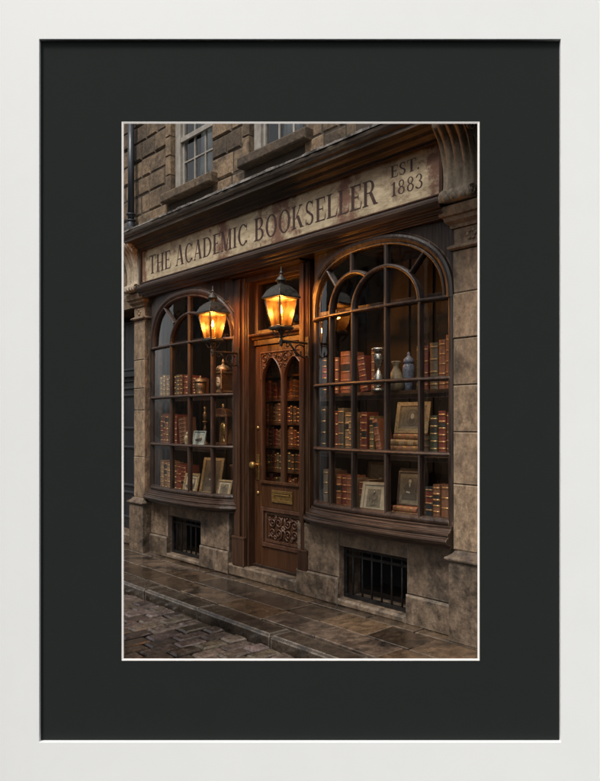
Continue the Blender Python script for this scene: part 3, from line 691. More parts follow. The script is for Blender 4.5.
# transom and lintel
mb.box(2.285, 3.08, .22, .32, 2.365, 2.42, tint=.6); mb.sweep([(0, 2.42), (.05, 2.42), (.055, 2.44), (.085, 2.455), (.09, 2.475), (0, 2.48)], [(2.28, .25), (3.085, .25)], tint=.7); mb.box(2.285, 3.08, .25, .32, 2.42, 2.479)
mb.box(2.285, 2.34, .235, .30, 2.48, 3.06); mb.box(3.02, 3.08, .235, .30, 2.48, 3.06); mb.box(2.34, 3.02, .236, .30, 2.48, 2.52); mb.box(2.34, 3.02, .236, .30, 2.99, 3.06)
mb.box(2.1, 3.2, .05, .32, 3.062, 3.078, tint=.2)
mb.box(2.265, 3.10, .14, .234, 3.0, 3.06, tint=.4)
fr_ = mb.build('door_frame', m_post, shop, bevel=.004)
mb = MB(); mb.add([(2.34, .27, 2.52), (3.02, .27, 2.52), (3.02, .27, 2.99), (2.34, .27, 2.99)], [(0, 1, 2, 3)]); mb.build('transom_glass', m_glass, fr_)

D0, D1, DY = 2.287, 3.078, .245
l0, l1, l2, l3 = 2.40, 2.714, 2.742, 3.045
mb = MB()
mb.box(D0, l0, DY, DY + .045, .15, 2.36, tint=.6); mb.box(l3, D1, DY, DY + .045, .15, 2.36, tint=.6); mb.box(l1, l2, DY, DY + .045, .985, 2.36, tint=.55)
mb.box(l0, l3, DY, DY + .045, .74, .985, tint=.7); mb.box(l0, l3, DY, DY + .045, .15, .335, tint=.4); mb.box(l0, l3, DY + .02, DY + .045, .335, .74, tint=.3)
def lancet(xa, xb):
    w = xb - xa; c = (xa + xb) / 2; zs = 1.985; pts = []
    for i in range(13):
        t = i / 12 * R(62); pts.append((xb - w * 1.0 * math.cos(t) * 1.0, zs + w * math.sin(t) * .95))
    pts = [(x, z) for x, z in pts if x <= c] + [(c, zs + w * .78)]
    return pts + [(2 * c - x, z) for x, z in pts[::-1]][1:]
for xa, xb in ((l0, l1), (l2, l3)):
    pts = lancet(xa, xb)
    rr = [[(x, DY, z), (x, DY, 2.36), (x, DY + .045, 2.36), (x, DY + .045, z)] for x, z in pts]
    mb.loft(rr, smooth=False, tint=.5)
    mb.rail([(xa + .006, DY - .01, .99)] + [(x, DY - .01, z) for x, z in pts] + [(xb - .006, DY - .01, .99)], .018, .05, tint=.75)
    mb.box(xa - .008, xb + .008, DY - .02, DY + .02, .975, 1.0, tint=.9)
door = mb.build('door', m_door, shop, bevel=.004)
mb = MB()
mb.add([(l0, DY + .025, .98), (l3, DY + .025, .98), (l3, DY + .025, 2.34), (l0, DY + .025, 2.34)], [(0, 1, 2, 3)]); mb.build('glazing', m_glassd, door)
mb = MB()                                                    # carved spandrels over the lancets
mb.rail([(l0 - .012, DY - .012, 2.02), (l0 - .012, DY - .012, 2.285), (l3 + .012, DY - .012, 2.285), (l3 + .012, DY - .012, 2.02)], .02, .02)
def spiral(cx, cz, r, turns, a0, hand=1, n=22):
    return [(cx + r * (1 - .85 * i / n) * math.cos(a0 + hand * turns * 2 * math.pi * i / n), DY - .004, cz + r * (1 - .85 * i / n) * math.sin(a0 + hand * turns * 2 * math.pi * i / n)) for i in range(n + 1)]
for cx, s in ((l0 + .05, 1), (l1 - .03, -1), (l2 + .03, 1), (l3 - .05, -1)):
    mb.tube(spiral(cx, 2.225, .045, 1.4, 1.2, s), .007, 6); mb.tube(spiral(cx + s * .01 - .02 * s, 2.15, .028, 1.2, .3, -s), .006, 6); mb.tube(spiral(cx + s * .07, 2.25, .025, 1.2, 2.3, -s), .006, 6)
mb.build('carved_spandrel', m_door, door)
mb = MB(); z0, z1 = .345, .735                                # carved lower panel
for inset, y_, w_ in ((0, -.016, .035), (.045, .004, .022)):
    a, b, c0, d0 = l0 + inset, l3 - inset, z0 + inset, z1 - inset
    mb.box(a, b, DY + y_, DY + .022, d0 - w_, d0); mb.box(a, b, DY + y_, DY + .022, c0, c0 + w_); mb.box(a, a + w_, DY + y_ + .001, DY + .021, c0 + w_, d0 - w_); mb.box(b - w_, b, DY + y_ + .001, DY + .021, c0 + w_, d0 - w_)
pc = (l0 + l3) / 2; pz = (z0 + z1) / 2
for s in (-1, 1):
    for t in (-1, 1):
        def sp2(cx, cz, r, tn, a0, h): return [(x, DY + .012, z) for x, y, z in spiral(cx, cz, r, tn, a0, h)]
        mb.tube(sp2(pc + s * .07, pz + t * .055, .055, 1.5, math.pi / 2 * t, s * t), .008, 6); mb.tube(sp2(pc + s * .165, pz + t * .05, .05, 1.5, math.pi / 2 * t + 1, -s * t), .008, 6)
        mb.tube(sp2(pc + s * .215, pz + t * .085, .025, 1.2, 0, s * t), .006, 6); mb.tube(sp2(pc + s * .12, pz + t * .095, .025, 1.2, 2, s * t), .006, 6)
        mb.tube([(pc + s * .01, DY + .012, pz), (pc + s * .04, DY + .008, pz + t * .05), (pc + s * .015, DY + .012, pz + t * .11)], .007, 6)
for k in range(6): mb.lathe([(0, -.006), (.016, -.003), (.012, .008), (0, .01)], n=8); m = len(mb.v) - 32; \
    [mb.v.__setitem__(i, (pc + .02 * math.cos(k * 1.047) + mb.v[i][0], DY + .012 - mb.v[i][2], pz + .02 * math.sin(k * 1.047) + mb.v[i][1])) for i in range(m, len(mb.v))]
mb.build('carved_panel', mat('carved_panel_wood', (.045, .018, .010), (.11, .05, .028), scale=(8, 8, 2), rough=(.3, .5), bump=.3, wear=(.24, .13, .08), wear_glint_r=.008), door)
mb = MB(); a, b, c0, d0 = 2.565, 2.875, .795, .915
mb.box(a, b, DY - .012, DY, d0 - .028, d0); mb.box(a, b, DY - .012, DY, c0, c0 + .028); mb.box(a, a + .03, DY - .0115, DY, c0 + .028, d0 - .028); mb.box(b - .03, b, DY - .0115, DY, c0 + .028, d0 - .028)
mb.box(a + .032, b - .032, DY - .006, DY - .001, c0 + .03, d0 - .045); mb.tube([(a + .04, DY - .014, d0 - .04), (b - .04, DY - .014, d0 - .04)], .006, 6)
mb.build('letterbox', m_brass, door, bevel=.003)
mb = MB(); mb.box(2.315, 2.355, DY - .008, DY, 1.0, 1.26); mb.lathe([(0, 0), (.014, 0), (.012, .03), (.012, .045), (.03, .052), (.037, .07), (.03, .088), (.012, .094), (0, .095)], n=16)
m = len(mb.v) - 9 * 16
for i in range(m, len(mb.v)): x, y, z = mb.v[i]; mb.v[i] = (2.335 + x, DY - .005 - z, 1.155 + y)
mb.build('door_handle', m_brass, door, bevel=.003)
for z in (1.53, .868):
    mb = MB(); mb.lathe([(0, 0), (.020, 0), (.018, .008), (.008, .012), (0, .012)], n=12)
    for i in range(len(mb.v)): x, y, zz = mb.v[i]; mb.v[i] = (2.335 + x, DY - zz, z + y)
    mb.build('keyhole', m_brass, door)
mb = MB(); mb.box(D0, D1, DY - .02, DY + .06, .1175, .149); mb.build('threshold', m_wood, fr_)

# shop room behind
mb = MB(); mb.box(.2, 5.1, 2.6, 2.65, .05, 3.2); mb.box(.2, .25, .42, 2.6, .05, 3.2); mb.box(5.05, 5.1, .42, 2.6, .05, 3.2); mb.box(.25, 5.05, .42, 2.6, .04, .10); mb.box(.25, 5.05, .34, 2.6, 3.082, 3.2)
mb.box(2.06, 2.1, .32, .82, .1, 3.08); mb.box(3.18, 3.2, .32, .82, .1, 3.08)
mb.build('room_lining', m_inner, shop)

# ------------------------------------------------------------------ neighbour's front and drainpipe
nb = thing('neighbouring_shop', (-.9, 1.0, 0), 'dark navy panelled shopfront adjoining the bookshop beyond its far pilaster', 'shop')
mb = MB(); mb.box(-9.0, .045, .46, .52, .12, 3.0, tint=.5)
for x0, x1 in [(-.42 - .58 * q_, -.58 * q_) for q_ in range(15)]:
    for z0, z1 in ((.28, .62), (.72, 1.24), (1.5, 1.95), (2.05, 2.15), (2.3, 2.95)):
        mb.rail([(x0, .44, z0), (x0, .44, z1)], .04, .03); mb.rail([(x1, .44, z0), (x1, .44, z1)], .04, .03); mb.rail([(x0, .438, z0), (x1, .438, z0)], .04, .03); mb.rail([(x0, .438, z1), (x1, .438, z1)], .04, .03)
mb.box(-9.0, .045, .40, .46, 2.2, 2.27)
d = mb.build('panelled_door', m_bluepaint, nb, bevel=.003)
mb = MB(); mb.box(-.30, -.02, .435, .459, 1.31, 1.42); mb.box(-.27, -.05, .43, .436, 1.345, 1.40); mb.build('letterbox', m_brass, d, bevel=.003)
mb = MB(); mb.stone(-9.0, .045, .20, .6, 0, .12, c=.012); mb.build('doorstep', m_base, nb)
mb = MB(); mb.stone(-9.0, .03, .12, .5, 3.02, 3.30, c=.01); mb.stone(-9.0, .03, .18, .5, 3.304, 3.84, c=.01); mb.build('stone_lintel', m_ashlar, nb)
mb = MB(); mb.sweep([(0, 3.845), (.10, 3.85), (.13, 3.90), (.19, 3.92), (.20, 4.0), (.19, 4.02), (-.16, 4.06), (-.16, 3.845)], [(-9.0, .14), (-.01, .14)]); mb.build('lead_cornice', mat('blue_grey_lead', (.07, .075, .08), (.20, .20, .205), scale=(1, 6, 6), rough=(.35, .6), bump=.3), nb, bevel=.004)
dp = MB(); X = -.31; Y_ = .22
dp.tube([(X, Y_, 4.14), (X, Y_, 5.62)], .042, 14)
for z in (4.20, 4.28): dp.lathe([(.042, -.012), (.062, -.008), (.066, .0), (.062, .008), (.042, .012)], c=(X, Y_, z), n=14)
dp.lathe([(.052, 0), (.06, .0), (.066, .05), (.05, .12), (.043, .14)], c=(X, Y_, 4.06), n=14)
dp.build('drainpipe', m_pipe, None, origin=(X, Y_, 4.06), label='blue-black iron drainpipe on the stone wall above the navy shopfront', category='drainpipe')

# ------------------------------------------------------------------ wall lanterns
def lantern(x, y, z, label):
    e = thing('wall_lantern', (x, y, z), label, 'lantern', 'gas lanterns flanking the door')
    P_ = lambda px, py, pz: (x + px, y + py, z + pz)
    oy = -.315
    b = MB(); b.box(x - .022, x + .022, y - .014, y - .0005, z - .13, z + .06)
    b.tube([P_(0, -.01, 0), P_(0, oy - .02, 0)], .011, 8)
    b.tube([P_(0, -.02 - .085 + .075 * (1 - .055 * i) * math.cos(-.6 - i * .42), -.085 + .075 * (1 - .055 * i) * math.sin(-.6 - i * .42 + math.pi)) for i in range(16)], .007, 6)
    b.tube([P_(0, -.012, -.12), P_(0, -.06, -.13), P_(0, -.13, -.10), P_(0, -.19, -.045), P_(0, -.22, -.01)], .008, 6)
    b.tube([P_(0, -.24 + .026 * (1 - .06 * i) * math.cos(i * .6), -.035 + .026 * (1 - .06 * i) * math.sin(i * .6)) for i in range(12)], .005, 6)
    b.lathe([(.006, -.05), (.016, -.035), (.012, -.015), (.018, 0), (.012, .02), (.014, .05), (.03, .075), (.034, .085), (.02, .092)], c=P_(0, oy, 0), n=14)
    for k in range(4):
        c_, s_ = math.cos(k * math.pi / 2 + math.pi / 4), math.sin(k * math.pi / 2 + math.pi / 4)
        b.tube([P_(.015 * c_, oy + .015 * s_, .03), P_(.05 * c_, oy + .05 * s_, .045), P_(.07 * c_, oy + .07 * s_, .08), P_(.088 * c_, oy + .088 * s_, .115)], .006, 6)
    b.build('bracket', m_lamp, e)
    h0, h1, t0, t1 = .064, .102, .125, .370
    f = MB()
    sq = lambda s, zz, dz=0: [P_(-s, oy - s, zz), P_(s, oy - s, zz), P_(s, oy + s, zz), P_(-s, oy + s, zz)]
    f.loft([sq(h0 + .006, t0 - .03), sq(h0 + .014, t0 - .018), sq(h0 + .014, t0 - .004), sq(h0 + .004, t0)], smooth=False)
    for i in range(4):
        f.tube([sq(h0, t0)[i], sq(h1, t1)[i]], .0075, 6)
        a0, a1 = Vector(sq(h0, t0 + .004)[i]), Vector(sq(h0, t0 + .004)[(i + 1) % 4]); f.tube([a0, a1], .006, 6)
        a0, a1 = Vector(sq(h1, t1)[i]), Vector(sq(h1, t1)[(i + 1) % 4]); f.tube([a0, a1], .008, 6)
    f.build('lamp_frame', m_lamp, e)
    r = MB(); rr = [sq(h1 + .004, t1 - .004), sq(.122, t1 + .002), sq(.124, t1 + .014), sq(.112, t1 + .034), sq(.094, t1 + .072), sq(.068, t1 + .10), sq(.044, t1 + .118), sq(.034, t1 + .122)]
    r.loft(rr, smooth=False)
    r.lathe([(.034, .12), (.034, .150), (.046, .152), (.05, .16), (.046, .168), (.034, .185), (.016, .205), (.010, .215), (.018, .222), (.018, .230), (.008, .24), (.006, .262), (.0, .285)], c=P_(0, oy, t1), n=14)
    r.build('lamp_roof', m_lamp, e, bevel=.003)
    g = MB()
    for i in range(4):
        A, B_ = sq(h0 - .003, t0 + .004), sq(h1 - .003, t1 - .004); j = (i + 1) % 4
        g.add([A[i], A[j], B_[j], B_[i]], [(0, 1, 2, 3)])
    g.build('lamp_glass', m_amber, e)
    k = MB(); k.lathe([(0, -.028), (.010, -.020), (.014, 0), (.009, .026), (.003, .046), (0, .052)], c=P_(0, oy, t0 + .14), n=12); k.build('flame', m_flame, e)
    k = MB(); k.lathe([(.009, 0), (.009, .085), (.013, .09), (.013, .10), (0, .10)], c=P_(0, oy, t0 + .001), n=10); k.build('burner', m_lamp, e)
    ld = bpy.data.lights.new('lantern_light', 'POINT'); ld.energy = LAMP_W; ld.color = (1, .52, .17); ld.shadow_soft_size = .03
    lo = bpy.data.objects.new('lantern_light', ld); scene.collection.objects.link(lo); lo.parent = e; lo.location = (0, oy, t0 + .15)
    return e
LAMP_W = 75
lantern(3.245, .108, 2.305, 'lit amber gas lantern on the post between the door and the near bow window')
lantern(2.185, .108, 2.29, 'lit amber gas lantern on the post between the door and the far bow window')

# ------------------------------------------------------------------ books
ORD = ['first', 'second', 'third', 'fourth', 'fifth', 'sixth', 'seventh', 'eighth', 'ninth', 'tenth', 'eleventh', 'twelfth', 'thirteenth', 'fourteenth']
NBOOK = 0
def book(x, y, z, w, h, colour, depth=.17, lean=0, label='', group='', bands=5, detail=True, turn=0):
    "upright book, spine to the street; x is the left edge of the spine"
    b = MB(); n = 6; bulge = min(.016, w * .22)
    zs = [0.0]; gl_ = random.random() < .8; lb_ = random.choice(((), (), (8,), (12,), (12, 16), (16,)))
    for k in range(bands):
        c = h * (.1 + .8 * k / max(1, bands - 1))
        zs += [c - .009, c - .004, c + .004, c + .009]
    zs.append(h)
    rings = []
    for i, zz in enumerate(zs):
        band = detail and 0 < i < len(zs) - 1 and (i - 1) % 4 in (1, 2)
        e = .004 if band else 0
        ring_ = []
        for j in range(n + 1):
            t = math.pi * j / n; ring_.append((w / 2 - (w / 2 + e * .3) * math.cos(t), -(bulge + e) * math.sin(t), zz))
        rings.append(ring_)
    for i in range(len(rings) - 1):
        m = 1 if detail and gl_ and i > 0 and (i - 1) % 4 in (0, 2) and i < len(rings) - 1 else 0
        if detail and bands >= 5 and i in lb_: m = 2
        b.loft([rings[i], rings[i + 1]], closed=False, mi=m, tint=.5)
    t = .0045
    b.box(0, t, 0, depth, 0, h, tint=.5); b.box(w - t, w, 0, depth, 0, h, tint=.5)
    b.add([(0, 0, h), (w, 0, h), (w, .004, h), (0, .004, h)] + [(w / 2 - w / 2 * math.cos(math.pi * j / n), -bulge * math.sin(math.pi * j / n), h) for j in range(n + 1)], [(0, 1, 2, 3), tuple(range(4, 4 + n + 1))], tint=.5)
    lab = LEATHER['black'] if colour not in ('black', 'navy', 'umber') else LEATHER['oxblood']
    o = b.build('book', [LEATHER[colour], m_gilt, lab], None, origin=(0, 0, 0), label=label, category='book', group=group)
    if detail:
        p = MB(); p.box(t, w - t, .002, depth - .006, .004, h - .006, tint=.5); pb = p.build('page_block', m_page, None); pb.parent = o
    o.location = (x, y, z)
    if lean > 0:                                             # top tips to the right
        o.location.x = x; o.data.transform(Matrix.Translation((-w, 0, 0))); [c.data.transform(Matrix.Translation((-w, 0, 0))) for c in o.children]; o.location.x = x + w
    o.rotation_euler = (0, lean, turn)
    return o

COLW = {'oxblood': 'oxblood red', 'russet': 'russet orange', 'chestnut': 'chestnut brown', 'tan': 'tan', 'olive': 'olive', 'green': 'dark green', 'navy': 'navy', 'black': 'black', 'grey': 'taupe', 'plum': 'plum', 'cream': 'cream vellum', 'umber': 'dark umber'}
def shelf_of_books(items, z, where, group, anchor, y=.22, fmin=None):
    seen = {}
    tot = {}
    for it in items: tot[it[3]] = tot.get(it[3], 0) + 1
    for it in items:
        x, w, h, c = it[:4]; lean = it[4] if len(it) > 4 else 0
        k = seen.get(c, 0); seen[c] = k + 1
        st = 'leaning ' if abs(lean) > .05 else ''
        if tot[c] > 1: lab = f'{ORD[k]} {COLW[c]} book from {anchor}, {where}'
        else: lab = f'the only {st}{COLW[c]} book on {where}'
        book(x, y + random.uniform(-.01, .012), z, w * .97, h, c, depth=random.uniform(.14, .19), lean=lean, label=lab, group=group, bands=random.choice((5, 5, 6, 4)))
NR, FR = 'the near window', 'the far window'
shelf_of_books([(3.315, .060, .33, 'black'), (3.443, .090, .320, 'russet'), (3.546, .118, .367, 'russet'), (3.676, .055, .304, 'chestnut'), (3.80, .085, .31, 'oxblood', -.16), (3.931, .034, .354, 'chestnut'),
    (4.405, .041, .348, 'olive'), (4.486, .049, .345, 'oxblood'), (4.545, .080, .362, 'grey'), (4.635, .064, .378, 'russet'), (4.706, .066, .41, 'russet'), (4.775, .06, .40, 'umber')],
    1.846, 'the top shelf of ' + NR, 'books on the top shelf of ' + NR, 'the door')
shelf_of_books([(3.315, .060, .381, 'black'), (3.456, .064, .338, 'oxblood'), (3.527, .069, .362, 'grey'), (3.608, .055, .324, 'tan'), (3.668, .058, .321, 'tan'), (3.782, .030, .309, 'chestnut'), (3.816, .066, .324, 'oxblood'), (3.902, .051, .29, 'olive'), (3.99, .058, .262, 'russet', -.20),
    (4.552, .073, .29, 'green'), (4.632, .071, .325, 'oxblood'), (4.712, .05, .315, 'umber'), (4.77, .06, .34, 'plum')],
    1.353, 'the middle shelf of ' + NR, 'books on the middle shelf of ' + NR, 'the door')
shelf_of_books([(3.33, .06, .34, 'grey'), (3.452, .042, .330, 'umber'), (3.501, .060, .300, 'russet'), (3.564, .060, .296, 'oxblood'), (3.627, .078, .300, 'russet'), (3.712, .04, .28, 'cream'), (3.79, .12, .275, 'umber'),
    (4.505, .075, .262, 'navy'), (4.583, .070, .286, 'chestnut'), (4.656, .080, .292, 'chestnut'), (4.740, .05, .24, 'umber')],
    .8235, 'the lowest board of ' + NR, 'books on the bottom board of ' + NR, 'the door')
shelf_of_books([(.43, .06, .24, 'cream'), (.495, .05, .26, 'cream'), (.555, .06, .22, 'tan'), (.622, .05, .235, 'grey'), (.725, .085, .24, 'umber'), (.812, .06, .245, 'grey'), (.876, .075, .246, 'chestnut'), (.955, .08, .235, 'oxblood'), (1.16, .06, .20, 'oxblood'), (1.225, .04, .19, 'chestnut')],
    1.896, 'the top shelf of ' + FR, 'books on the top shelf of ' + FR, 'the drainpipe')
shelf_of_books([(.425, .06, .35, 'umber'), (.488, .065, .36, 'oxblood'), (.556, .08, .345, 'chestnut'), (.640, .05, .34, 'cream'), (.748, .067, .345, 'oxblood'), (.885, .15, .30, 'chestnut', -.14)],
    1.331, 'the middle shelf of ' + FR, 'books on the middle shelf of ' + FR, 'the drainpipe')
shelf_of_books([(.43, .085, .35, 'tan'), (.518, .078, .345, 'chestnut'), (.60, .08, .33, 'tan'), (.735, .075, .325, 'umber'), (.815, .10, .32, 'oxblood'), (.92, .095, .31, 'oxblood')],
    .7735, 'the lowest board of ' + FR, 'books on the lowest board of ' + FR, 'the drainpipe')

def flat_book(x, y, z, w, th, d, c, label, turn=0):
    "book lying on its side, spine to the street"
    b = MB(); n = 6; rr = []
    xs = frange(0, w, 12)
    for i, xx in enumerate(xs):
        e = .003 if i in (2, 5, 8) else 0
        rr.append([(xx - w / 2, -(.012 + e) * math.sin(math.pi * j / n), th / 2 - (th / 2 + e * .3) * math.cos(math.pi * j / n)) for j in range(n + 1)])
    for i in range(len(rr) - 1): b.loft([rr[i], rr[i + 1]], closed=False, mi=1 if i in (2, 5, 8) else 0, tint=.5)
    b.box(-w / 2, w / 2, 0, d, 0, .004, tint=.5); b.box(-w / 2, w / 2, 0, d, th - .004, th, tint=.5)
    o = b.build('book', [LEATHER[c], m_gilt], None, label=label, category='book', group='books lying flat in the near window')
    p = MB(); p.box(-w / 2 + .005, w / 2 - .005, .002, d - .005, .004, th - .004, tint=.5); pb = p.build('page_block', m_page, None); pb.parent = o
    o.location = (x, y, z); o.rotation_euler = (0, 0, turn); return o
flat_book(4.34, .17, 1.353, .35, .048, .2, 'chestnut', 'lowest brown book of the flat stack under the oval portrait, near window')
flat_book(4.35, .175, 1.4015, .325, .050, .2, 'tan', 'tan middle book of the flat stack under the oval portrait, near window', .03)
flat_book(4.36, .18, 1.452, .30, .044, .2, 'russet', 'russet top book of the flat stack under the oval portrait, near window', -.02)
flat_book(4.335, .17, .8235, .27, .048, .2, 'chestnut', 'brown flat book lowest of two beneath the seated portrait, near window')
flat_book(4.335, .175, .872, .24, .044, .18, 'russet', 'russet book lying on a brown one below the seated portrait, near window', .03)

# ------------------------------------------------------------------ pictures in the windows
def picture(x, y, z, w, h, lean, turn, frame_m, art, label, fw=.03, matte=None):
    "leaning framed picture; x is its middle, z its foot"
    e = thing('framed_picture', (0, 0, 0), label, 'picture', 'small framed pictures in the shop windows')
    f = MB(); t = .018
    f.box(-w / 2, -w / 2 + fw, -t, 0, 0, h); f.box(w / 2 - fw, w / 2, -t, 0, 0, h); f.box(-w / 2 + fw, w / 2 - fw, -t, 0, 0, fw); f.box(-w / 2 + fw, w / 2 - fw, -t, 0, h - fw, h)
    f.box(-w / 2 + fw, w / 2 - fw, -.004, -.001, fw, h - fw) if False else None
    f.build('frame', frame_m, e, bevel=.004)
    a = MB(); q = fw - .002
    a.box(-w / 2 + q, w / 2 - q, -.008, -.001, q, h - q, mi=0)
    iw, ih = w - 2 * fw, h - 2 * fw; k = 0
    if matte:
        a.box(-iw * .36, iw * .36, -.0095, -.0081, fw + ih * .14, fw + ih * .86, mi=1)
    y_ = -.0105
    def ell(cx, cz, rx, rz, mi):
        nonlocal k; k += 1; yy = y_ - .0004 * k
        a.add([(cx + rx * math.cos(2 * math.pi * j / 20), yy, cz + rz * math.sin(2 * math.pi * j / 20)) for j in range(20)], [tuple(range(20))], mi=mi, tint=.5)
    s = min(iw, ih); cz = h / 2
    def poly(pts, mi):
        nonlocal k; k += 1; yy = y_ - .0004 * k
        a.add([(px_ * s, yy, cz + pz_ * s) for px_, pz_ in pts], [tuple(range(len(pts)))], mi=mi, tint=random.random())
    def stroke(x0_, z0_, ang, ln, bend, wd=.012):
        L_, R_ = [], []
        for q in range(9):
            t_ = q / 8; an = ang + bend * (t_ - .5); xx = x0_ + ln * t_ * math.cos(ang + bend * t_ * .5); zz = z0_ + ln * t_ * math.sin(ang + bend * t_ * .5)
            ww = wd * (.25 + math.sin(math.pi * t_)); L_.append((xx - ww * math.sin(an), zz + ww * math.cos(an))); R_.append((xx + ww * math.sin(an), zz - ww * math.cos(an)))
        poly(L_ + R_[::-1], 2)
    if art == 'portrait':                                    # a seated dark figure
        poly([(-.36, -.46), (.38, -.46), (.34, -.26), (.24, -.18), (-.22, -.18), (-.33, -.28)], 2)
        poly([(-.20, -.22), (.20, -.22), (.24, .06), (.20, .17), (.07, .23), (-.07, .23), (-.21, .15), (-.27, 0)], 2)
        poly([(-.045, .20), (.045, .20), (.02, .08), (0, .05), (-.02, .08)], 3)
        ell(.0, cz + .315 * s, .075 * s, .10 * s, 3); poly([(-.085, .31), (-.07, .40), (0, .44), (.075, .40), (.088, .31), (.05, .37), (-.05, .37)], 2)
        poly([(-.16, -.17), (.02, -.20), (.05, -.14), (-.13, -.11)], 3); poly([(.28, -.4), (.33, -.4), (.33, .05), (.29, .05)], 2)
        for q in range(5): stroke(random.uniform(-.45, .35), random.uniform(.1, .5), random.uniform(.9, 1.8), .22, .4, .006)
    elif art == 'engraving':                                 # loose pen lines of a standing figure
        for x0_, z0_, an, ln, bd in ((-.05, -.36, 1.5, .42, .5), (.08, -.36, 1.65, .42, -.5), (-.06, .02, 1.4, .26, -.7), (.07, .02, 1.75, .26, .7), (-.06, .18, 3.9, .22, .8), (.07, .2, -.7, .22, -.8), (-.2, -.36, .05, .42, .1), (-.24, -.1, 1.2, .3, .6), (.22, -.2, 1.9, .34, -.6), (-.02, -.1, 1.57, .25, .2), (-.12, -.2, .4, .25, .5)): stroke(x0_, z0_, an, ln, bd)
        ell(.01 * s, cz + .31 * s, .055 * s, .07 * s, 2); ell(.012 * s, cz + .305 * s, .036 * s, .05 * s, 3)
        for q in range(8): stroke(random.uniform(-.3, .1), random.uniform(-.44, .4), random.uniform(-.4, .7), random.uniform(.1, .25), .5, .005)
    elif art == 'oval':
        ell(0, cz, .30 * s, .36 * s, 2); ell(0, cz, .26 * s, .32 * s, 1); ell(-.02 * s, cz - .15 * s, .17 * s, .14 * s, 2); ell(-.01 * s, cz + .06 * s, .085 * s, .12 * s, 3)
    elif art == 'landscape':
        ell(-.1 * s, cz - .18 * s, .36 * s, .12 * s, 2); ell(.15 * s, cz - .1 * s, .2 * s, .2 * s, 2); ell(.12 * s, cz + .12 * s, .12 * s, .16 * s, 3)
    a.build('art', ART[matte or 'dark'], e)
    e.location = (x, y, z); e.rotation_euler = (-lean, 0, turn)
    return e
m_cream = mat('aged_cream_card', (.24, .195, .13), (.42, .35, .25), scale=(6, 6, 6), rough=(.8, .9), bump=.05)
m_art1 = mat('faded_print_ground', (.085, .068, .045), (.21, .17, .115), scale=(14, 14, 14), rough=(.7, .85), bump=.05)
m_ink = mat('sepia_ink', (.03, .024, .018), (.10, .08, .06), scale=(30, 30, 30), rough=(.7, .85), bump=.05)
m_pale = mat('pale_wash', (.28, .24, .18), (.42, .37, .29), scale=(20, 20, 20), rough=(.7, .85), bump=.05)
m_oil = mat('dark_varnished_ground', (.055, .043, .03), (.16, .125, .085), scale=(9, 9, 9), rough=(.4, .6), bump=.05)
m_sky_ = mat('grey_green_wash', (.20, .23, .21), (.40, .44, .41), scale=(9, 9, 9), rough=(.6, .8), bump=.05)
ART = {'brown': [m_art1, m_oil, m_ink, m_pale], 'dark': [m_oil, m_art1, m_ink, m_pale], 'cream': [m_cream, m_art1, m_ink, m_pale], 'grey': [m_sky_, m_sky_, m_ink, m_pale]}
m_gfr = mat('dull_gilt_frame', (.13, .085, .04), (.34, .24, .12), scale=(16, 16, 16), rough=(.35, .6), bump=.3, wear=(.5, .38, .2), wear_glint_r=.006)
m_dfr = mat('dark_picture_frame', (.03, .018, .011), (.085, .05, .03), scale=(12, 12, 12), rough=(.35, .55), bump=.2, wear=(.2, .14, .09), wear_glint_r=.006)
picture(4.345, .24, 1.4975, .32, .26, .20, .10, m_gfr, 'oval', 'gilt framed oval portrait leaning on a flat stack of books in the near window', .035, 'brown')
picture(4.00, .15, .8235, .23, .27, .28, .30, m_cream, 'engraving', 'cream mounted engraving tilted beside an umber book, bottom of the near window', .028, 'cream')
picture(4.325, .235, .918, .225, .275, .12, .10, m_dfr, 'portrait', 'portrait of a seated figure standing on two flat books, near window', .014, 'brown')
picture(3.63, .62, .8235, .27, .40, .1, .0, m_dfr, 'landscape', 'dark framed picture standing at the back of the bottom board, near window', .025)
picture(4.02, .62, .8235, .27, .36, .1, .0, m_dfr, 'engraving', 'dark framed print at the back, beside the cream engraving, near window', .025)
picture(1.17, .17, .7735, .23, .235, .28, .22, m_gfr, 'landscape', 'small tilted picture between red books and a tall portrait, far window', .028, 'cream')
picture(1.44, .26, .7735, .31, .42, .22, .22, m_gfr, 'portrait', 'tallest gilt picture, a dark standing portrait, bottom board of the far window', .035)
picture(1.87, .135, .7735, .20, .205, .30, .25, m_gfr, 'engraving', 'small bright framed engraving nearest the door in the far window', .022, 'cream')
picture(1.375, .16, 1.331, .20, .16, .2, .15, m_sky_, 'landscape', 'small grey-green landscape card propped on the middle shelf of the far window', .012, 'grey')

# ------------------------------------------------------------------ curios
def curio(name, parts, loc, label, category):
    e = thing(name, loc, label, category)
    for pn, m, prof, kw in parts:
        b = MB(); b.lathe(prof, c=(loc[0], loc[1], loc[2]), **kw); b.build(pn, m, e)
    return e
e = curio('hourglass', [('base', m_silver, [(0, 0), (.062, 0), (.066, .012), (.05, .024), (.03, .03), (0, .03)], {}), ('glass_bulb', m_silver, [(.016, .03), (.034, .05), (.046, .09), (.043, .125), (.020, .165), (.010, .185), (.018, .205), (.040, .25), (.046, .285), (.036, .315), (.018, .33)], {}),
    ('top', m_silver, [(.0, .33), (.05, .33), (.062, .34), (.064, .352), (.05, .36), (0, .362)], {})], (4.055, .17, 1.846), 'silver hourglass beside a stoneware vase on the top shelf of the near window', 'hourglass')
curio('stoneware_vase', [('body', m_ceram, [(0, 0), (.05, 0), (.07, .03), (.074, .07), (.06, .12), (.034, .165), (.022, .19), (.026, .21), (.038, .225), (.03, .226), (.018, .20), (0, .19)], {}), ('rim', m_ceram, [(.024, .224), (.040, .226), (.040, .236), (.028, .240)], {})], (4.235, .18, 1.846), 'squat cream stoneware vase with narrow neck between hourglass and blue jar', 'vase')
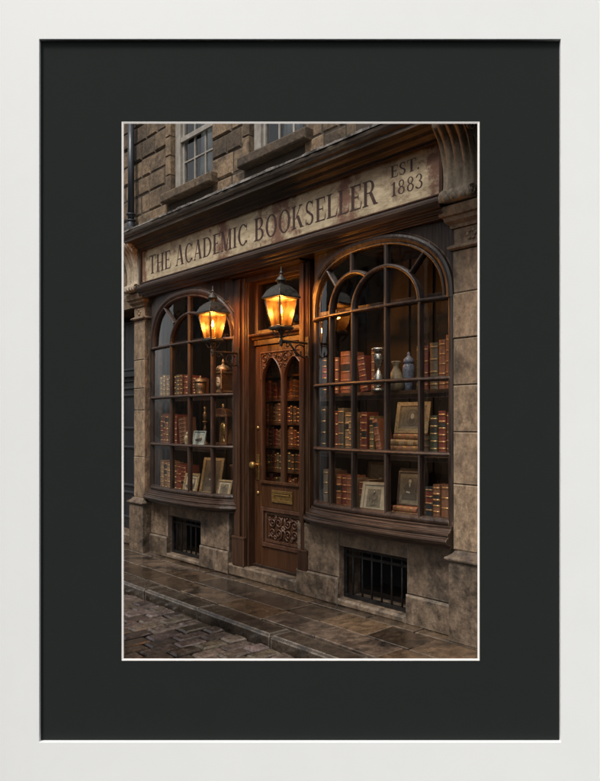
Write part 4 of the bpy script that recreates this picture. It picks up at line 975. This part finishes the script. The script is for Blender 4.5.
curio('porcelain_jar', [('body', m_blue, [(0, 0), (.034, 0), (.03, .03), (.038, .08), (.05, .15), (.05, .19), (.036, .215), (0, .216)], {}), ('lid', m_blue, [(.04, .217), (.046, .225), (.04, .25), (.018, .27), (.010, .285), (.014, .298), (0, .31)], {})], (4.345, .205, 1.846), 'slim blue and white lidded porcelain jar on the top shelf of the near window', 'jar')
curio('bronze_urn', [('body', m_bronze, [(0, 0), (.05, 0), (.055, .015), (.05, .02), (.065, .06), (.072, .11), (.062, .13), (0, .131)], {}), ('lid', m_bronze, [(.075, .132), (.08, .14), (.06, .165), (.02, .18), (.012, .19), (.018, .2), (0, .212)], {})], (1.375, .18, 1.896), 'small lidded bronze urn on the top shelf of the far window', 'urn')
# lantern clock with a dial
e = curio('lantern_clock', [('case', m_bronze, [(0, 0), (.12, 0), (.125, .015), (.10, .03), (.10, .20), (.12, .215), (.115, .23), (0, .231)], {'n': 4, 'rot': math.pi / 4, 'smooth': False}), ('bell', m_bronze, [(.085, .231), (.082, .26), (.06, .29), (.02, .305), (.012, .32), (.02, .335), (.012, .35), (0, .375)], {})], (1.80, .19, 1.896), 'brass lantern clock with round dial on the top shelf of the far window', 'clock')
b = MB(); b.lathe([(0, 0), (.058, 0), (.058, .006), (0, .006)], n=24)
for i in range(len(b.v)): x, y, z = b.v[i]; b.v[i] = (1.80 + x, .19 - .0712 - z, 1.896 + .115 + y)
dial = b.build('dial', m_cream, e)
b = MB(); b.box(1.797, 1.803, .110, .1125, 2.011, 2.055); b.box(1.80, 1.83, .109, .1115, 2.008, 2.014); b.build('hands', m_dark, dial)
for sx in (-1, 1):
    for sy in (-1, 1):
        b = MB(); b.lathe([(.008, .02), (.011, .05), (.007, .1), (.011, .17), (.008, .2), (.012, .235), (.004, .26)], c=(1.80 + sx * .082, .19 + sy * .082, 1.896), n=8); b.build('corner_post', m_bronze, e)
curio('candlestick', [('stem', m_bronze, [(0, 0), (.05, 0), (.052, .012), (.02, .03), (.012, .06), (.022, .09), (.010, .12), (.014, .16), (.024, .18), (.012, .2), (.012, .24), (.03, .26), (.03, .27), (0, .27)], {}), ('figure', m_bronze, [(.012, .27), (.02, .30), (.026, .34), (.014, .37), (.008, .385), (.018, .405), (.014, .43), (0, .44)], {})], (1.245, .33, 1.331), 'tall bronze figure candlestick behind the grey-green card, far window', 'candlestick')
curio('china_bird', [('body', m_ceram, [(0, 0), (.03, 0), (.026, .01), (.03, .04), (.036, .07), (.026, .1), (0, .112)], {'sx': .8, 'sy': 1.2}), ('head', m_ceram, [(0, .095), (.016, .105), (.02, .125), (.012, .142), (0, .15)], {})], (1.14, .16, 1.331), 'small pale china bird beside the leaning brown book, far window', 'figurine')
e = thing('mantel_clock', (1.76, .22, 1.331), 'glazed wooden mantel clock with arched top on the middle shelf, far window', 'clock')
b = MB(); X, Y_, Z = 1.76, .22, 1.331
b.box(X - .15, X + .15, Y_ - .07, Y_ + .07, Z, Z + .035)
for sx in (-1, 1):
    for sy in (-1, 1): b.box(X + sx * .125 - .014, X + sx * .125 + .014, Y_ + sy * .05 - .012, Y_ + sy * .05 + .012, Z + .035, Z + .31)
b.box(X - .148, X + .148, Y_ - .066, Y_ + .066, Z + .31, Z + .335)
b.loft([[(X - .12 * math.cos(t), Y_ - .05, Z + .336 + .07 * math.sin(t)) for t in frange(0, math.pi, 13)], [(X - .12 * math.cos(t), Y_ + .05, Z + .336 + .07 * math.sin(t)) for t in frange(0, math.pi, 13)]], smooth=False)
b.box(X - .11, X + .11, Y_ + .04, Y_ + .05, Z + .035, Z + .31)
b.build('case', mat('walnut_case', (.05, .022, .011), (.13, .06, .03), scale=(8, 8, 2), rough=(.25, .4), bump=.1, wear=(.28, .16, .09), wear_glint_r=.006), e, bevel=.004)
b = MB(); b.lathe([(0, 0), (.04, 0), (.03, .02), (.012, .05), (.02, .09), (.045, .11), (.05, .15), (.045, .19), (.02, .21), (.008, .235), (0, .24)], c=(X, Y_, Z + .0355), n=18, sy=.5); b.build('movement', m_brass, e)
b = MB(); b.lathe([(.012, .0), (.02, .01), (.012, .02), (.018, .035), (0, .055)], c=(X, Y_, Z + .406), n=12); b.build('finial', m_bronze, e)
b = MB(); b.box(1.70, 1.88, .36, .46, .7735, 1.09)
b.box(1.69, 1.89, .352, .468, 1.0905, 1.12); b.build('wooden_box', m_door, None, origin=(1.79, .41, .7735), bevel=.004, label='tall wooden box behind the small bright engraving, far window', category='box')

# ------------------------------------------------------------------ bookcase behind the door
bc = thing('bookcase', (2.72, .55, .1), 'dark bookcase packed with books seen through the door glass', 'bookcase')
b = MB(); BX0, BX1 = 2.105, 3.175; shelves = [.36, .60, .85, 1.095, 1.34, 1.58, 1.825, 2.07, 2.33]
b.box(BX0, BX0 + .03, .42, .66, .1, 2.6); b.box(BX1 - .03, BX1, .42, .66, .1, 2.6); b.box(BX0, BX1, .665, .68, .1, 2.6); b.build('carcass', m_inner, bc)
for z in shelves:
    b = MB(); b.box(BX0 + .031, BX1 - .031, .422, .664, z - .022, z); b.build('shelf', m_shelf, bc)
pal = ['russet', 'chestnut', 'oxblood', 'umber', 'umber', 'chestnut', 'black', 'grey', 'umber', 'green', 'plum', 'oxblood']
SH = ['lowest', 'second', 'third', 'fourth', 'fifth', 'sixth', 'seventh']
for si, z in enumerate(shelves[2:8]):
    x = BX0 + .035; items = []
    while x < BX1 - .08:
        w = random.uniform(.032, .058); items.append((x, w, random.uniform(.15, .215), random.choice(pal))); x += w + .002
    for i, (x, w, h, c) in enumerate(items):
        if i < 7: pos = f'{ORD[i]} book from the handle side'
        elif len(items) - 1 - i < 14: pos = f'{ORD[len(items) - 1 - i]} book from the hinge side'
        book(x, .445 + random.uniform(0, .02), z + .0005, w, h, c, depth=.14, label=f'{pos}, {SH[si]} shelf up behind the door glass, {COLW[c]}', group='books on the bookcase behind the door', bands=random.choice((3, 4)), detail=True)

# ------------------------------------------------------------------ house across the street, seen only as reflections in the panes
ob = thing('opposite_house', (-6.5, -8.0, 0), 'brown stone house with white sash windows mirrored in the window panes', 'house')
b = MB(); xs = [-13.5 + 2.1 * i for i in range(8)]; wins = [(x, x + 1.0, z, z + 1.7) for x in xs for z in (.9, 3.6, 6.3)]
px = -14.5
for x in xs:
    b.box(px, x, -8.3, -7.6, -.2, 9.3); px = x + 1.0
    for z0, z1 in ((-.2, .9), (2.6, 3.6), (5.3, 6.3), (8.0, 9.3)): b.box(x, x + 1.0, -8.3, -7.6, z0, z1)
b.box(px, 3.2, -8.3, -7.6, -.2, 9.3); b.build('wall', mat('pale_brown_stone', (.22, .15, .095), (.40, .29, .19), rough=(.8, .9)), ob)
for x0, x1, z0, z1 in wins:
    f = MB(); y = -7.72
    f.box(x0, x0 + .09, y - .05, y, z0, z1); f.box(x1 - .09, x1, y - .05, y, z0, z1); f.box(x0 + .09, x1 - .09, y - .05, y, z0, z0 + .1); f.box(x0 + .09, x1 - .09, y - .05, y, z1 - .09, z1); f.box(x0 + .09, x1 - .09, y - .04, y, z0 + .8, z0 + .87); f.box((x0 + x1) / 2 - .02, (x0 + x1) / 2 + .02, y - .039, y - .002, z0 + .1, z1 - .09)
    for zz in (.42, 1.22): f.box(x0 + .09, x1 - .09, y - .038, y - .004, z0 + zz - .015, z0 + zz + .015)
    w = f.build('window', m_white, ob); g = MB(); g.box(x0, x1, y - .3, y - .06, z0, z1); g.build('pane', m_pane if 'm_pane' in globals() else plain('sky_sheen_pane', (.16, .18, .20), .1), w)  # lightened pane colour stands in for reflected sky

# ------------------------------------------------------------------ the picture frame that holds the scene
PF = CAM + FWD * 4.55
pf = thing('picture_frame', tuple(PF), 'large white picture frame with wide charcoal mat around the bookshop scene', 'picture frame')
pf.rotation_euler = (0, 0, YAW)
K = 4.55 / 704
def px(u, v, depth=4.55): return ((u - 300) * depth / 704, (421 - v) * depth / 704)
def ring_piece(o, i, y0, y1):
    "rectangular ring from outer (l, r, t, b) to inner, mitred"
    m = MB(); A = [(o[0], o[3]), (o[1], o[3]), (o[1], o[2]), (o[0], o[2])]; B_ = [(i[0], i[3]), (i[1], i[3]), (i[1], i[2]), (i[0], i[2])]
    for k in range(4):
        n = (k + 1) % 4; P_ = [A[k], A[n], B_[n], B_[k]]
        m.add([(x, y0, z) for x, z in P_] + [(x, y1, z) for x, z in P_], [(0, 1, 2, 3), (7, 6, 5, 4), (0, 4, 5, 1), (1, 5, 6, 2), (2, 6, 7, 3), (3, 7, 4, 0)], tint=.5)
    return m
FD = 4.525
ol, ot = px(-6, -6, FD); orr, ob_ = px(606, 787, FD); il, it = px(39.2, 39.2, FD); ir, ib = px(561, 742, FD)
pf['o'] = (0, 0, 0)
fm = ring_piece((ol, orr, ot, ob_), (il, ir, it, ib), FD - 4.55, .045); fm.build('frame_moulding', m_frame, pf, bevel=.003, weld=True)
ml, mt = px(121.6, 121.6); mr, mb_ = px(479.6, 660.6)
mm = ring_piece((il - .05, ir + .05, it + .05, ib - .05), (ml, mr, mt, mb_), 0, .012); board_m = mm.build('mat_board', m_mat, pf)
bv = MB(); w_ = .0125; d_ = .0025
O = [(ml, mb_), (mr, mb_), (mr, mt), (ml, mt)]; I = [(ml + w_, mb_ + w_), (mr - w_, mb_ + w_), (mr - w_, mt - w_), (ml + w_, mt - w_)]
for k in range(4):
    n = (k + 1) % 4; P4 = [(O[k][0], -.0005, O[k][1]), (O[n][0], -.0005, O[n][1]), (I[n][0], d_, I[n][1]), (I[k][0], d_, I[k][1])]
    Q4 = [(O[k][0], d_, O[k][1]), (O[n][0], d_, O[n][1])]
    bv.add(P4 + Q4, [(0, 1, 2, 3), (0, 4, 5, 1), (4, 3, 2, 5)], tint=.5)
bv.build('mat_bevel', m_bevel, board_m)

for o in bpy.data.objects:
    if 'o' in o.keys(): del o['o']
